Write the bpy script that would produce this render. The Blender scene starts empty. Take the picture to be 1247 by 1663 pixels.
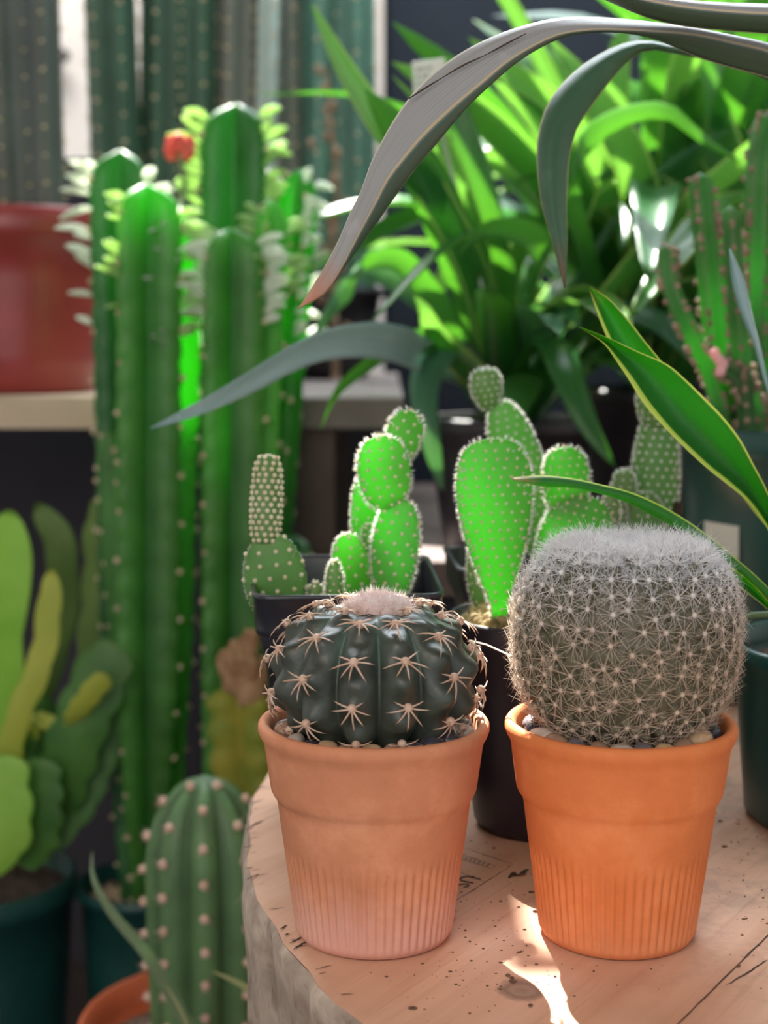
import bpy, math, random
import numpy as np
from mathutils import Vector
random.seed(7); rng = np.random.default_rng(7)
PI = math.pi
S = bpy.context.scene; C = S.collection
# ---------------------------------------------------------------- camera frame (image 1247 x 1663)
F = 2495.0; PITCH = math.radians(7.0); CP, SP = math.cos(PITCH), math.sin(PITCH)
CZ = 1.004; TAB = 0.75; BENCH = 0.204; SHELF = CZ - 0.073
def at(px, py, Y):
    x = (px-623.5)/F; v = (831.5-py)/F
    d = np.array([x, CP+v*SP, -SP+v*CP]); t = Y/d[1]
    return d*t + np.array([0, 0, CZ])
def V(*a): return np.array(a, float)
def nrm(v):
    v = np.asarray(v, float); n = np.linalg.norm(v, axis=-1, keepdims=True); return v/np.maximum(n, 1e-12)
# ---------------------------------------------------------------- mesh builder
class MB:
    def __init__(s): s.v = []; s.f = []; s.uv = []; s.c = []; s.n = 0
    def add(s, v, f, uv=None, c=None):
        v = np.asarray(v, float).reshape(-1, 3); k = s.n
        s.v.append(v); s.f.extend([tuple(int(i)+k for i in q) for q in f]); s.n += len(v)
        s.uv.append(np.zeros((len(v), 2)) if uv is None else np.asarray(uv, float).reshape(-1, 2))
        s.c.append(np.zeros(len(v)) if c is None else np.broadcast_to(np.asarray(c, float).ravel(), (len(v),)).copy())
        return s
    def box(s, a, b):
        (x0, y0, z0), (x1, y1, z1) = a, b
        v = [(x0,y0,z0),(x1,y0,z0),(x1,y1,z0),(x0,y1,z0),(x0,y0,z1),(x1,y0,z1),(x1,y1,z1),(x0,y1,z1)]
        return s.add(v, [(0,3,2,1),(4,5,6,7),(0,1,5,4),(1,2,6,5),(2,3,7,6),(3,0,4,7)])
    def rbox(s, a, b, r, n=3):     # box with rounded vertical corners
        (x0, y0, z0), (x1, y1, z1) = a, b; P = []
        for (cx, cy, a0) in ((x1-r,y1-r,0),(x0+r,y1-r,90),(x0+r,y0+r,180),(x1-r,y0+r,270)):
            for k in range(n+1):
                t = math.radians(a0+90*k/n); P.append((cx+r*math.cos(t), cy+r*math.sin(t)))
        m = len(P); v = [(x,y,z0) for x,y in P]+[(x,y,z1) for x,y in P]
        f = [tuple(range(m))[::-1], tuple(range(m, 2*m))]+[(i,(i+1)%m,m+(i+1)%m,m+i) for i in range(m)]
        return s.add(v, f)
    def grid(s, P, cu=False, cv=False, uv=None, c=None, flip=False):
        P = np.asarray(P); nu, nv = P.shape[:2]; f = []
        for i in range(nu if cu else nu-1):
            for j in range(nv if cv else nv-1):
                a, b = i*nv+j, ((i+1)%nu)*nv+j; d, e = i*nv+(j+1)%nv, ((i+1)%nu)*nv+(j+1)%nv
                f.append((a,d,e,b) if flip else (a,b,e,d))
        return s.add(P.reshape(-1,3), f, uv, c)
    def lathe(s, prof, n=64, ctr=(0,0,0), fn=None, cap0=False, cap1=False, c=None):
        th = np.linspace(0, 2*PI, n, endpoint=False); pr = np.asarray(prof, float)
        r = np.repeat(pr[:,0][:,None], n, 1)
        if fn is not None: r = fn(th[None,:], pr[:,1][:,None], r)
        P = np.stack([ctr[0]+r*np.cos(th), ctr[1]+r*np.sin(th), ctr[2]+np.repeat(pr[:,1][:,None], n, 1)], -1)
        k = s.n; s.grid(P, cv=True, flip=True, c=c)
        if cap0: s.f.append(tuple(k+i for i in range(n))[::-1])
        if cap1: s.f.append(tuple(k+(len(pr)-1)*n+i for i in range(n)))
        return s
    def tube(s, pts, rad, n=8, c=None):
        pts = np.asarray(pts, float); m = len(pts); rad = np.broadcast_to(np.asarray(rad, float), (m,))
        t = nrm(np.gradient(pts, axis=0)); up = V(0,0,1) if abs(t[0][2]) < .9 else V(1,0,0)
        R = []; a = nrm(np.cross(t[0], up))
        for i in range(m):
            a = nrm(a-t[i]*np.dot(a, t[i])); b = np.cross(t[i], a)
            th = np.linspace(0, 2*PI, n, endpoint=False)
            R.append(pts[i]+rad[i]*(np.cos(th)[:,None]*a+np.sin(th)[:,None]*b))
        k = s.n; s.grid(R, cv=True, flip=True, c=c)
        s.f.append(tuple(k+i for i in range(n))); s.f.append(tuple(k+(m-1)*n+i for i in range(n))[::-1])
        return s
    def ell(s, ctr, r, n=12, m=8, fn=None, M=None, c=None):
        u = np.linspace(0, PI, m+1); th = np.linspace(0, 2*PI, n, endpoint=False)
        D = np.stack([np.sin(u)[:,None]*np.cos(th), np.sin(u)[:,None]*np.sin(th), np.cos(u)[:,None]*np.ones(n)], -1)
        P = D*np.asarray(r)
        if fn is not None: P = P*fn(D)[...,None]
        if M is not None: P = P@np.asarray(M)
        P = P+np.asarray(ctr)
        # poles: single verts
        v = [P[0,0]]+list(P[1:m].reshape(-1,3))+[P[m,0]]; f = []
        for j in range(n): f.append((0, 1+j, 1+(j+1)%n))
        for i in range(m-2):
            for j in range(n): f.append((1+i*n+j, 1+(i+1)*n+j, 1+(i+1)*n+(j+1)%n, 1+i*n+(j+1)%n))
        L = len(v)-1; b = 1+(m-2)*n
        for j in range(n): f.append((b+j, L, b+(j+1)%n))
        return s.add(v, f, c=c)
    def spikes(s, p, d, L, r, bend=None, seg=1, c=None):
        # many 3-sided tapering hairs at once
        p = np.asarray(p, float).reshape(-1,3); N = len(p)
        if N == 0: return s
        d = nrm(np.broadcast_to(d, (N,3))); L = np.broadcast_to(L, (N,))[:,None]; r = np.broadcast_to(r, (N,))[:,None]
        h = np.where(np.abs(d[:,2:3]) > .9, V(1,0,0), V(0,0,1)); a = nrm(np.cross(d, h)); b = np.cross(d, a)
        bend = np.zeros((N,3)) if bend is None else np.broadcast_to(bend, (N,3))
        vs = []
        for k in range(seg):
            t = k/seg; q = p+d*L*t+bend*L*t*t; rr = r*(1-t*.55)
            for j in range(3):
                an = 2*PI*j/3; vs.append(q+rr*(math.cos(an)*a+math.sin(an)*b))
        vs.append(p+d*L+bend*L)
        W = np.stack(vs, 1); m = 3*seg+1; f = []
        for i in range(N):
            o = i*m
            for k in range(seg-1):
                for j in range(3): f.append((o+3*k+j, o+3*k+(j+1)%3, o+3*k+3+(j+1)%3, o+3*k+3+j))
            for j in range(3): f.append((o+3*(seg-1)+j, o+3*(seg-1)+(j+1)%3, o+m-1))
        return s.add(W.reshape(-1,3), f, c=c)
    def build(s, name, mat, parent=None, smooth=True, base=None):
        v = np.concatenate(s.v)
        b = np.array(base if base is not None else (0,0,0), float)
        if parent is not None: b = wloc(parent)
        v = v-b
        me = bpy.data.meshes.new(name); me.from_pydata(v.tolist(), [], s.f); me.update()
        uv = np.concatenate(s.uv); cc = np.concatenate(s.c)
        if np.any(uv):
            l = me.uv_layers.new(name='UVMap'); idx = np.zeros(len(me.loops), np.int32)
            me.loops.foreach_get('vertex_index', idx); l.data.foreach_set('uv', uv[idx].ravel())
        if np.any(cc):
            at_ = me.attributes.new('tone', 'FLOAT', 'POINT'); at_.data.foreach_set('value', cc)
        me.polygons.foreach_set('use_smooth', [smooth]*len(me.polygons))
        me.materials.append(mat)
        o = bpy.data.objects.new(name, me); C.objects.link(o)
        if parent is not None: o.parent = parent
        else: o.location = b
        return o
def wloc(o):
    l = np.zeros(3)
    while o is not None: l += np.array(o.location); o = o.parent
    return l
def thing(name, label, cat, loc=(0,0,0), group=None):
    o = bpy.data.objects.new(name, None); C.objects.link(o); o.location = loc; o.empty_display_size = .02
    o['label'] = label; o['category'] = cat
    if group: o['group'] = group
    return o
def tag(o, label, cat, group=None, kind=None):
    o['label'] = label; o['category'] = cat
    if group: o['group'] = group
    if kind: o['kind'] = kind
    return o
def struct(name, mb, m, smooth=False):
    o = mb.build(name, m, smooth=smooth); o['kind'] = 'structure'; return o
def crom(P, n):
    P = np.asarray(P, float); d = np.r_[0, np.cumsum(np.linalg.norm(np.diff(P, axis=0), axis=1))]; d /= d[-1]
    T = np.linspace(0, 1, n); out = []
    m = np.gradient(P, d, axis=0) if len(P) > 2 else np.repeat((P[1]-P[0])[None], 2, 0)
    for t in T:
        i = min(max(int(np.searchsorted(d, t, side='right'))-1, 0), len(P)-2); h = d[i+1]-d[i]; u = (t-d[i])/h
        out.append((2*u**3-3*u*u+1)*P[i]+(u**3-2*u*u+u)*h*m[i]+(-2*u**3+3*u*u)*P[i+1]+(u**3-u*u)*h*m[i+1])
    return np.array(out)
# ---------------------------------------------------------------- materials
def newmat(name):
    m = bpy.data.materials.new(name); m.use_nodes = True; nt = m.node_tree; nt.nodes.clear()
    return m, nt, nt.nodes, nt.links
def N(ns, t, **k):
    n = ns.new(t)
    for a, b in k.items():
        if a.startswith('i_'):
            key = a[2:].replace('_', ' '); n.inputs[int(key) if key.isdigit() else key].default_value = b
        else: setattr(n, a, b)
    return n
def rgba(c): return (c[0], c[1], c[2], 1)
def ramp(ns, stops):
    r = ns.new('ShaderNodeValToRGB'); e = r.color_ramp.elements
    while len(e) < len(stops): e.new(.5)
    for k, (p, c) in zip(e, stops): k.position = p; k.color = rgba(c)
    return r
def mix(ns, ls, fac, a, b, bt='MIX'):
    n = ns.new('ShaderNodeMix'); n.data_type = 'RGBA'; n.blend_type = bt
    for s_, x in (('Factor', fac),):
        if hasattr(x, 'links'): ls.new(x, n.inputs[0])
        else: n.inputs[0].default_value = x
    for i, x in ((6, a), (7, b)):
        if hasattr(x, 'links'): ls.new(x, n.inputs[i])
        else: n.inputs[i].default_value = rgba(x)
    return n.outputs[2]
def math_(ns, ls, op, *a):
    n = ns.new('ShaderNodeMath'); n.operation = op
    for i, x in enumerate(a):
        if hasattr(x, 'links'): ls.new(x, n.inputs[i])
        else: n.inputs[i].default_value = x
    return n.outputs[0]
def finish(nt, ns, ls, col, rough=.5, trans=None, tw=0., spec=.5, bump=None, bstr=.2, bdist=.001, coat=0.):
    p = N(ns, 'ShaderNodeBsdfPrincipled'); out = N(ns, 'ShaderNodeOutputMaterial')
    if hasattr(col, 'links'): ls.new(col, p.inputs['Base Color'])
    else: p.inputs['Base Color'].default_value = rgba(col)
    if hasattr(rough, 'links'): ls.new(rough, p.inputs['Roughness'])
    else: p.inputs['Roughness'].default_value = rough
    p.inputs['Specular IOR Level'].default_value = spec; p.inputs['Coat Weight'].default_value = coat
    b = None
    if bump is not None:
        b = N(ns, 'ShaderNodeBump'); b.inputs['Strength'].default_value = bstr; b.inputs['Distance'].default_value = bdist
        ls.new(bump, b.inputs['Height']); ls.new(b.outputs[0], p.inputs['Normal'])
    if tw:
        t = N(ns, 'ShaderNodeBsdfTranslucent')
        if hasattr(trans, 'links'): ls.new(trans, t.inputs[0])
        else: t.inputs[0].default_value = rgba(trans)
        mx = N(ns, 'ShaderNodeMixShader'); mx.inputs[0].default_value = tw
        ls.new(p.outputs[0], mx.inputs[1]); ls.new(t.outputs[0], mx.inputs[2]); ls.new(mx.outputs[0], out.inputs[0])
    else: ls.new(p.outputs[0], out.inputs[0])
def noise(ns, ls, scale, detail=4, rough=.55, vec='Object', stretch=None):
    tc = N(ns, 'ShaderNodeTexCoord'); n = N(ns, 'ShaderNodeTexNoise'); n.inputs['Scale'].default_value = scale
    n.inputs['Detail'].default_value = detail; n.inputs['Roughness'].default_value = rough
    src = tc.outputs[vec]
    if stretch:
        mp = N(ns, 'ShaderNodeMapping'); mp.inputs['Scale'].default_value = stretch; ls.new(src, mp.inputs[0]); src = mp.outputs[0]
    ls.new(src, n.inputs['Vector']); return n.outputs['Fac']
def simple(name, c, c2=None, rough=.5, scale=60, trans=None, tw=0., spec=.5, bstr=0., bscale=300, bdist=.0005, coat=0.):
    m, nt, ns, ls = newmat(name)
    col = c
    if c2 is not None:
        r = ramp(ns, [(.35, c), (.65, c2)]); ls.new(noise(ns, ls, scale), r.inputs[0]); col = r.outputs[0]
    b = noise(ns, ls, bscale) if bstr else None
    finish(nt, ns, ls, col, rough, trans, tw, spec, b, bstr, bdist, coat)
    return m
def leafmat(name, c, c2, margin, trans, tw=.4, rough=.38, mw=.05, mwa=0., half=None, ridge=None, ends=None, spec=.5, tipc=None):
    """strap leaf: UV.x across the blade, UV.y along it; pale margin lines and fine lengthwise veins"""
    m, nt, ns, ls = newmat(name)
    tc = N(ns, 'ShaderNodeTexCoord'); sx = N(ns, 'ShaderNodeSeparateXYZ'); ls.new(tc.outputs['UV'], sx.inputs[0])
    mp = N(ns, 'ShaderNodeMapping'); mp.inputs['Scale'].default_value = (46, 1.5, 1); ls.new(tc.outputs['UV'], mp.inputs[0])
    nz = N(ns, 'ShaderNodeTexNoise'); nz.inputs['Scale'].default_value = 1.6; nz.inputs['Detail'].default_value = 5; ls.new(mp.outputs[0], nz.inputs['Vector'])
    r = ramp(ns, [(.3, c), (.7, c2)]); ls.new(nz.outputs['Fac'], r.inputs[0])
    col = r.outputs[0]
    blotch = noise(ns, ls, 55, 3); rb = ramp(ns, [(.62, (0,0,0)), (.72, (1,1,1))]); ls.new(blotch, rb.inputs[0])
    col = mix(ns, ls, math_(ns, ls, 'MULTIPLY', rb.outputs[0], .25), col, tuple(min(1, x*1.5+.02) for x in c2))
    if half is not None:
        hf = ramp(ns, [(.50, (0,0,0)), (.58, (1,1,1))]); ls.new(sx.outputs[0], hf.inputs[0])
        col = mix(ns, ls, hf.outputs[0], col, mix(ns, ls, nz.outputs['Fac'], half, tuple(x*1.7 for x in half)))
        rd = math_(ns, ls, 'LESS_THAN', math_(ns, ls, 'ABSOLUTE', math_(ns, ls, 'SUBTRACT', sx.outputs[0], .5)), .028)
        col = mix(ns, ls, rd, col, ridge)
    e = math_(ns, ls, 'ABSOLUTE', math_(ns, ls, 'SUBTRACT', sx.outputs[0], .5))
    edge = math_(ns, ls, 'MAXIMUM', math_(ns, ls, 'GREATER_THAN', e, .5-mw), math_(ns, ls, 'LESS_THAN', sx.outputs[0], mwa))
    tcol = trans
    if margin is not None:
        col = mix(ns, ls, edge, col, margin); tcol = mix(ns, ls, edge, trans, tuple(min(1, x*1.4) for x in margin))
    if tipc is not None:
        tp = ramp(ns, [(.955, (0,0,0)), (.99, (1,1,1))]); ls.new(sx.outputs[1], tp.inputs[0])
        col = mix(ns, ls, tp.outputs[0], col, tipc)
    finish(nt, ns, ls, col, rough, tcol, tw, spec, nz.outputs['Fac'], .25, .0006)
    return m
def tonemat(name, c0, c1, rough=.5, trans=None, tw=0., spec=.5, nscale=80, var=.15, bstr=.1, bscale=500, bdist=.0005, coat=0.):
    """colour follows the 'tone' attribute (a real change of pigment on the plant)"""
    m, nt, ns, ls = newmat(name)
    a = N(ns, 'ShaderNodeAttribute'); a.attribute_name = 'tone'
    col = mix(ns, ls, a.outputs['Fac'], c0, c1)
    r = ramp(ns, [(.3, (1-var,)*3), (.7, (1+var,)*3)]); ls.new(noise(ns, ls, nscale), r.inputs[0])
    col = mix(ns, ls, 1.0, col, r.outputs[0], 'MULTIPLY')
    finish(nt, ns, ls, col, rough, trans, tw, spec, noise(ns, ls, bscale), bstr, bdist, coat)
    return m
# ---------------------------------------------------------------- light settings
SUN_AZ, SUN_EL, SUN_S = 14.5, 50.0, 30.0
HOLES = [(.0,.095,.505,.668), (.066,.128,.592,.77), (.23,.95,.80,.92), (-.02,.95,.96,1.14), (.02,.95,1.19,1.38), (-.20,.0,1.02,1.31)]  # openings added to put sun on the streak, pads, foliage and spurge tips
CYB = 4.6
WORLD_C, WORLD_S = (.84,.92,1.0), 1.15
LAMPS = [('front_fill', (-.5,-.75,1.6), (.02,.6,.8), 11.5, (1,.83,.69), 1.0, 1.0),  # added warm fill from the camera side, no lamp stands there
         ('overhead_fill', (.1,2.0,2.62), (.05,.8,.8), 95, (.84,.93,1.0), 1.8, 1.0),  # added cool fill overhead, for rims and sheen on the tops
         ('back_wall_fill', (-.6,2.8,2.5), (-.6,3.5,1.3), 22, (1,.97,.92), .8, .4)]  # added fill to brighten the pale back wall
APER, EXPO = .0065, 0.0
# ---------------------------------------------------------------- material set
def clay(name, c, c2, bloom, bz, bs, streak):
    m, nt, ns, ls = newmat(name)
    tc = N(ns, 'ShaderNodeTexCoord'); sx = N(ns, 'ShaderNodeSeparateXYZ'); ls.new(tc.outputs['Object'], sx.inputs[0])
    r = ramp(ns, [(.25, tuple(x*.84 for x in c)), (.5, c), (.66, c2), (.8, tuple(min(1, x*1.12+.03) for x in c2))]); ls.new(noise(ns, ls, 34, 8, .68), r.inputs[0])
    hi = ramp(ns, [(bz, (1,1,1)), (bz+.02, (0,0,0))]); n1 = noise(ns, ls, 60, 5, .7, stretch=(1,1,.35))
    w = math_(ns, ls, 'ADD', sx.outputs[2], math_(ns, ls, 'MULTIPLY', math_(ns, ls, 'SUBTRACT', n1, .5), .03))
    ls.new(w, hi.inputs[0])
    col = mix(ns, ls, math_(ns, ls, 'MULTIPLY', hi.outputs[0], bs), r.outputs[0], bloom)
    sp = ramp(ns, [(.66, (0,0,0)), (.75, (1,1,1))]); ls.new(noise(ns, ls, 120, 4, .7), sp.inputs[0])
    col = mix(ns, ls, math_(ns, ls, 'MULTIPLY', sp.outputs[0], streak), col, tuple(x*.6 for x in c))
    finish(nt, ns, ls, col, .72, spec=.3, bump=noise(ns, ls, 120, 9, .7), bstr=.5, bdist=.0007)
    return m
M = {}
M['clay_left'] = clay('terracotta_pale', (.57,.225,.115), (.66,.285,.155), (.70,.40,.34), .010, .6, .25)
M['clay_right'] = clay('terracotta_orange', (.66,.19,.058), (.72,.235,.085), (.78,.36,.20), .004, .3, .25)
M['soil'] = simple('dark_soil', (.035,.022,.016), (.10,.065,.045), .95, 180, bstr=.9, bscale=260, bdist=.002)
M['crumb'] = simple('brown_crumbs', (.10,.05,.03), (.20,.11,.07), .95, 400)
M['gravel'] = simple('soil_gravel', (.12,.08,.06), (.34,.26,.20), .95, 140, bstr=.9, bscale=200, bdist=.003)
M['moss'] = simple('dry_moss', (.30,.22,.10), (.52,.42,.22), .95, 200, tw=.2, trans=(.5,.4,.15), bstr=.7, bscale=300, bdist=.002)
M['black_plastic'] = simple('black_plastic', (.018,.014,.020), (.026,.020,.028), .38, 40, bstr=.1, bscale=80)
M['black_thin'] = simple('thin_black_plastic', (.016,.018,.026), (.024,.026,.034), .28, 40, bstr=.1, bscale=80)
M['green_plastic'] = simple('dark_green_plastic', (.008,.050,.045), (.012,.065,.055), .35, 30, bstr=.1, bscale=60)
M['red_plastic'] = simple('red_plastic', (.26,.032,.032), (.31,.042,.038), .35, 20, bstr=.08, bscale=40)
M['orange_plastic'] = simple('orange_plastic', (.62,.13,.05), (.68,.16,.07), .45, 20)
M['tag'] = simple('white_tag', (.72,.74,.68), (.80,.80,.74), .6, 30, tw=.25, trans=(.8,.8,.72))
M['ink'] = simple('grey_ink', (.25,.26,.24), None, .8)
M['stampink'] = simple('branding_ink', (.10,.06,.05), (.16,.10,.08), .9, 500)
M['ball'] = tonemat('barrel_skin', (.040,.048,.036), (.07,.12,.095), .40, spec=.5, nscale=90, var=.35, bstr=.25, bscale=220, bdist=.0012)
M['spine_tan'] = simple('tan_spine', (.62,.40,.28), (.80,.60,.48), .5, 200, tw=.25, trans=(.9,.65,.45))
M['spine_brown'] = simple('areole_felt', (.62,.38,.24), (.74,.52,.38), .9, 400, bstr=.5, bscale=900)
M['wool_pink'] = simple('pink_wool', (.92,.74,.70), (.98,.90,.87), .9, 150, tw=.4, trans=(.95,.75,.7))
M['mamm'] = simple('pincushion_skin', (.075,.072,.04), (.125,.11,.065), .6, 120, bstr=.3)
M['bristle_white'] = simple('white_bristle', (.66,.56,.46), (.86,.78,.70), .5, 60, tw=.35, trans=(.92,.84,.74))
M['mspine'] = tonemat('pincushion_spine', (.72,.56,.43), (.93,.92,.94), .55, trans=(.92,.86,.8), tw=.35, nscale=60, var=.12, bstr=0)
M['spine_silver'] = simple('silver_wool', (.90,.90,.93), (.97,.97,.98), .6, 60, tw=.5, trans=(.92,.92,.95))
M['opuntia'] = tonemat('pad_skin', (.085,.24,.045), (.13,.34,.045), .5, trans=(.16,.86,.012), tw=.385, nscale=60, var=.15, bstr=.15)
M['opuntia_dark'] = tonemat('pad_skin_olive', (.13,.20,.07), (.095,.22,.05), .5, trans=(.2,.75,.06), tw=.22, nscale=60, var=.15, bstr=.15)
M['glochid'] = simple('cream_glochids', (.84,.72,.47), (.95,.88,.68), .8, 100, tw=.5, trans=(1,.95,.82))
M['down'] = simple('rim_down', (.93,.90,.82), (.97,.96,.92), .8, 100, tw=.6, trans=(1,.99,.95))
M['glochid_w'] = simple('white_glochids', (.86,.84,.76), (.95,.94,.9), .8, 100, tw=.45, trans=(1,.98,.9))
M['strap'] = leafmat('strap_leaf', (.012,.085,.024), (.032,.145,.036), None, (.50,.95,.22), .30, .30)
M['strap2'] = leafmat('strap_leaf_bright', (.022,.13,.026), (.055,.22,.045), (.40,.6,.16), (.62,.98,.32), .36, .30, .06)
M['strap3'] = leafmat('strap_leaf_bluish', (.03,.11,.065), (.07,.18,.11), None, (.5,.9,.35), .25, .28)
M['yleaf'] = leafmat('agave_leaf', (.018,.085,.028), (.035,.12,.04), (.66,.78,.18), (.24,.85,.06), .42, .33, .03, mwa=.11, tipc=(.40,.24,.13))  # pale margin is real, widened along one edge for light shining through
M['gleaf'] = leafmat('old_agave_leaf', (.26,.26,.23), (.40,.39,.42), (.60,.55,.45), (.2,.4,.1), .12, .36, .02, half=(.045,.075,.05), ridge=(.52,.42,.26), tipc=(.50,.22,.14))
M['dleaf'] = leafmat('dull_agave_leaf', (.03,.095,.05), (.07,.15,.09), (.45,.42,.22), (.12,.5,.08), .2, .4, .035, tipc=(.16,.08,.05))
M['bleaf'] = leafmat('blue_leaf', (.24,.37,.40), (.40,.54,.60), None, (.3,.6,.4), .2, .25)
M['dryleaf'] = leafmat('yellowing_leaf', (.30,.32,.14), (.48,.46,.22), None, (.6,.6,.2), .3, .5)
M['paleleaf'] = leafmat('pale_leaf', (.14,.20,.10), (.22,.28,.15), None, (.3,.5,.2), .3, .5)
M['euph'] = tonemat('spurge_skin', (.03,.12,.028), (.085,.225,.05), .42, trans=(.12,.85,.03), tw=.35, nscale=25, var=.3)
M['euph_dark'] = tonemat('spurge_skin_dark', (.01,.07,.022), (.03,.125,.03), .42, trans=(.08,.7,.03), tw=.2, nscale=25, var=.3)
M['euph_light'] = tonemat('spurge_skin_light', (.10,.40,.06), (.17,.50,.10), .42, trans=(.16,.9,.05), tw=.4, nscale=25, var=.2)
M['euph_leaf'] = simple('spurge_leaflet', (.25,.42,.15), (.45,.55,.30), .5, 40, tw=.45, trans=(.7,.95,.4))
M['euph_sunlit'] = simple('sunlit_leaflet', (.78,.84,.72), (.92,.94,.88), .6, 40, tw=.45, trans=(.95,1,.85))  # leaflets blown out by the sun, that white put into their colour
M['areole_dot'] = simple('spine_cushion', (.60,.48,.30), (.74,.58,.42), .8, 60, tw=.2, trans=(.8,.7,.4))
M['areole_pink'] = simple('pink_spine_cushion', (.70,.46,.36), (.82,.58,.46), .8, 60, tw=.2, trans=(.9,.6,.5))
M['red'] = simple('red_bloom', (.75,.06,.05), (.85,.16,.12), .6, 60, tw=.3, trans=(.9,.2,.1))
M['pinkbloom'] = simple('pink_bud', (.80,.40,.42), (.9,.6,.6), .6, 60, tw=.3, trans=(.9,.5,.5))
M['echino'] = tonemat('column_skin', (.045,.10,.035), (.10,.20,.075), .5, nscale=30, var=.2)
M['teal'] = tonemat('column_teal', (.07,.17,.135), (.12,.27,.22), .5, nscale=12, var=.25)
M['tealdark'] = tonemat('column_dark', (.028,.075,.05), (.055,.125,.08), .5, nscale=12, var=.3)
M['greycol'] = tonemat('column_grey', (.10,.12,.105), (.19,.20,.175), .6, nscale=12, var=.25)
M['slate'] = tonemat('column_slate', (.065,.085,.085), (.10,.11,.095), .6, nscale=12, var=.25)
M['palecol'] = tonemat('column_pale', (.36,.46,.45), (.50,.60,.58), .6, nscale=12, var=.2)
M['lime'] = simple('lime_stem', (.26,.50,.06), (.36,.60,.10), .5, 20, tw=.3, trans=(.5,.9,.1))
M['yel'] = simple('yellow_stem', (.38,.42,.06), (.50,.52,.10), .5, 20, tw=.3, trans=(.7,.8,.1))
M['mid'] = simple('green_stem', (.045,.14,.025), (.09,.21,.04), .5, 20, tw=.25, trans=(.2,.7,.05))
M['olive'] = simple('olive_stem', (.10,.17,.03), (.15,.23,.05), .5, 20, tw=.2, trans=(.3,.6,.05))
M['wither'] = simple('withered_tissue', (.30,.15,.07), (.46,.28,.15), .8, 60, tw=.2, trans=(.5,.3,.1), bstr=.8, bscale=120, bdist=.004)
M['witheryel'] = simple('yellowing_stem', (.16,.24,.03), (.42,.34,.04), .6, 22, tw=.3, trans=(.6,.6,.05))
M['twiggy'] = tonemat('small_spurge_skin', (.03,.12,.035), (.10,.12,.07), .6, trans=(.15,.8,.05), tw=.35, nscale=60, var=.35, bstr=.4)
M['twigbits'] = simple('brown_spinelets', (.20,.12,.08), (.45,.32,.24), .8, 80, tw=.2, trans=(.8,.6,.4))
M['pine'] = None
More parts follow.
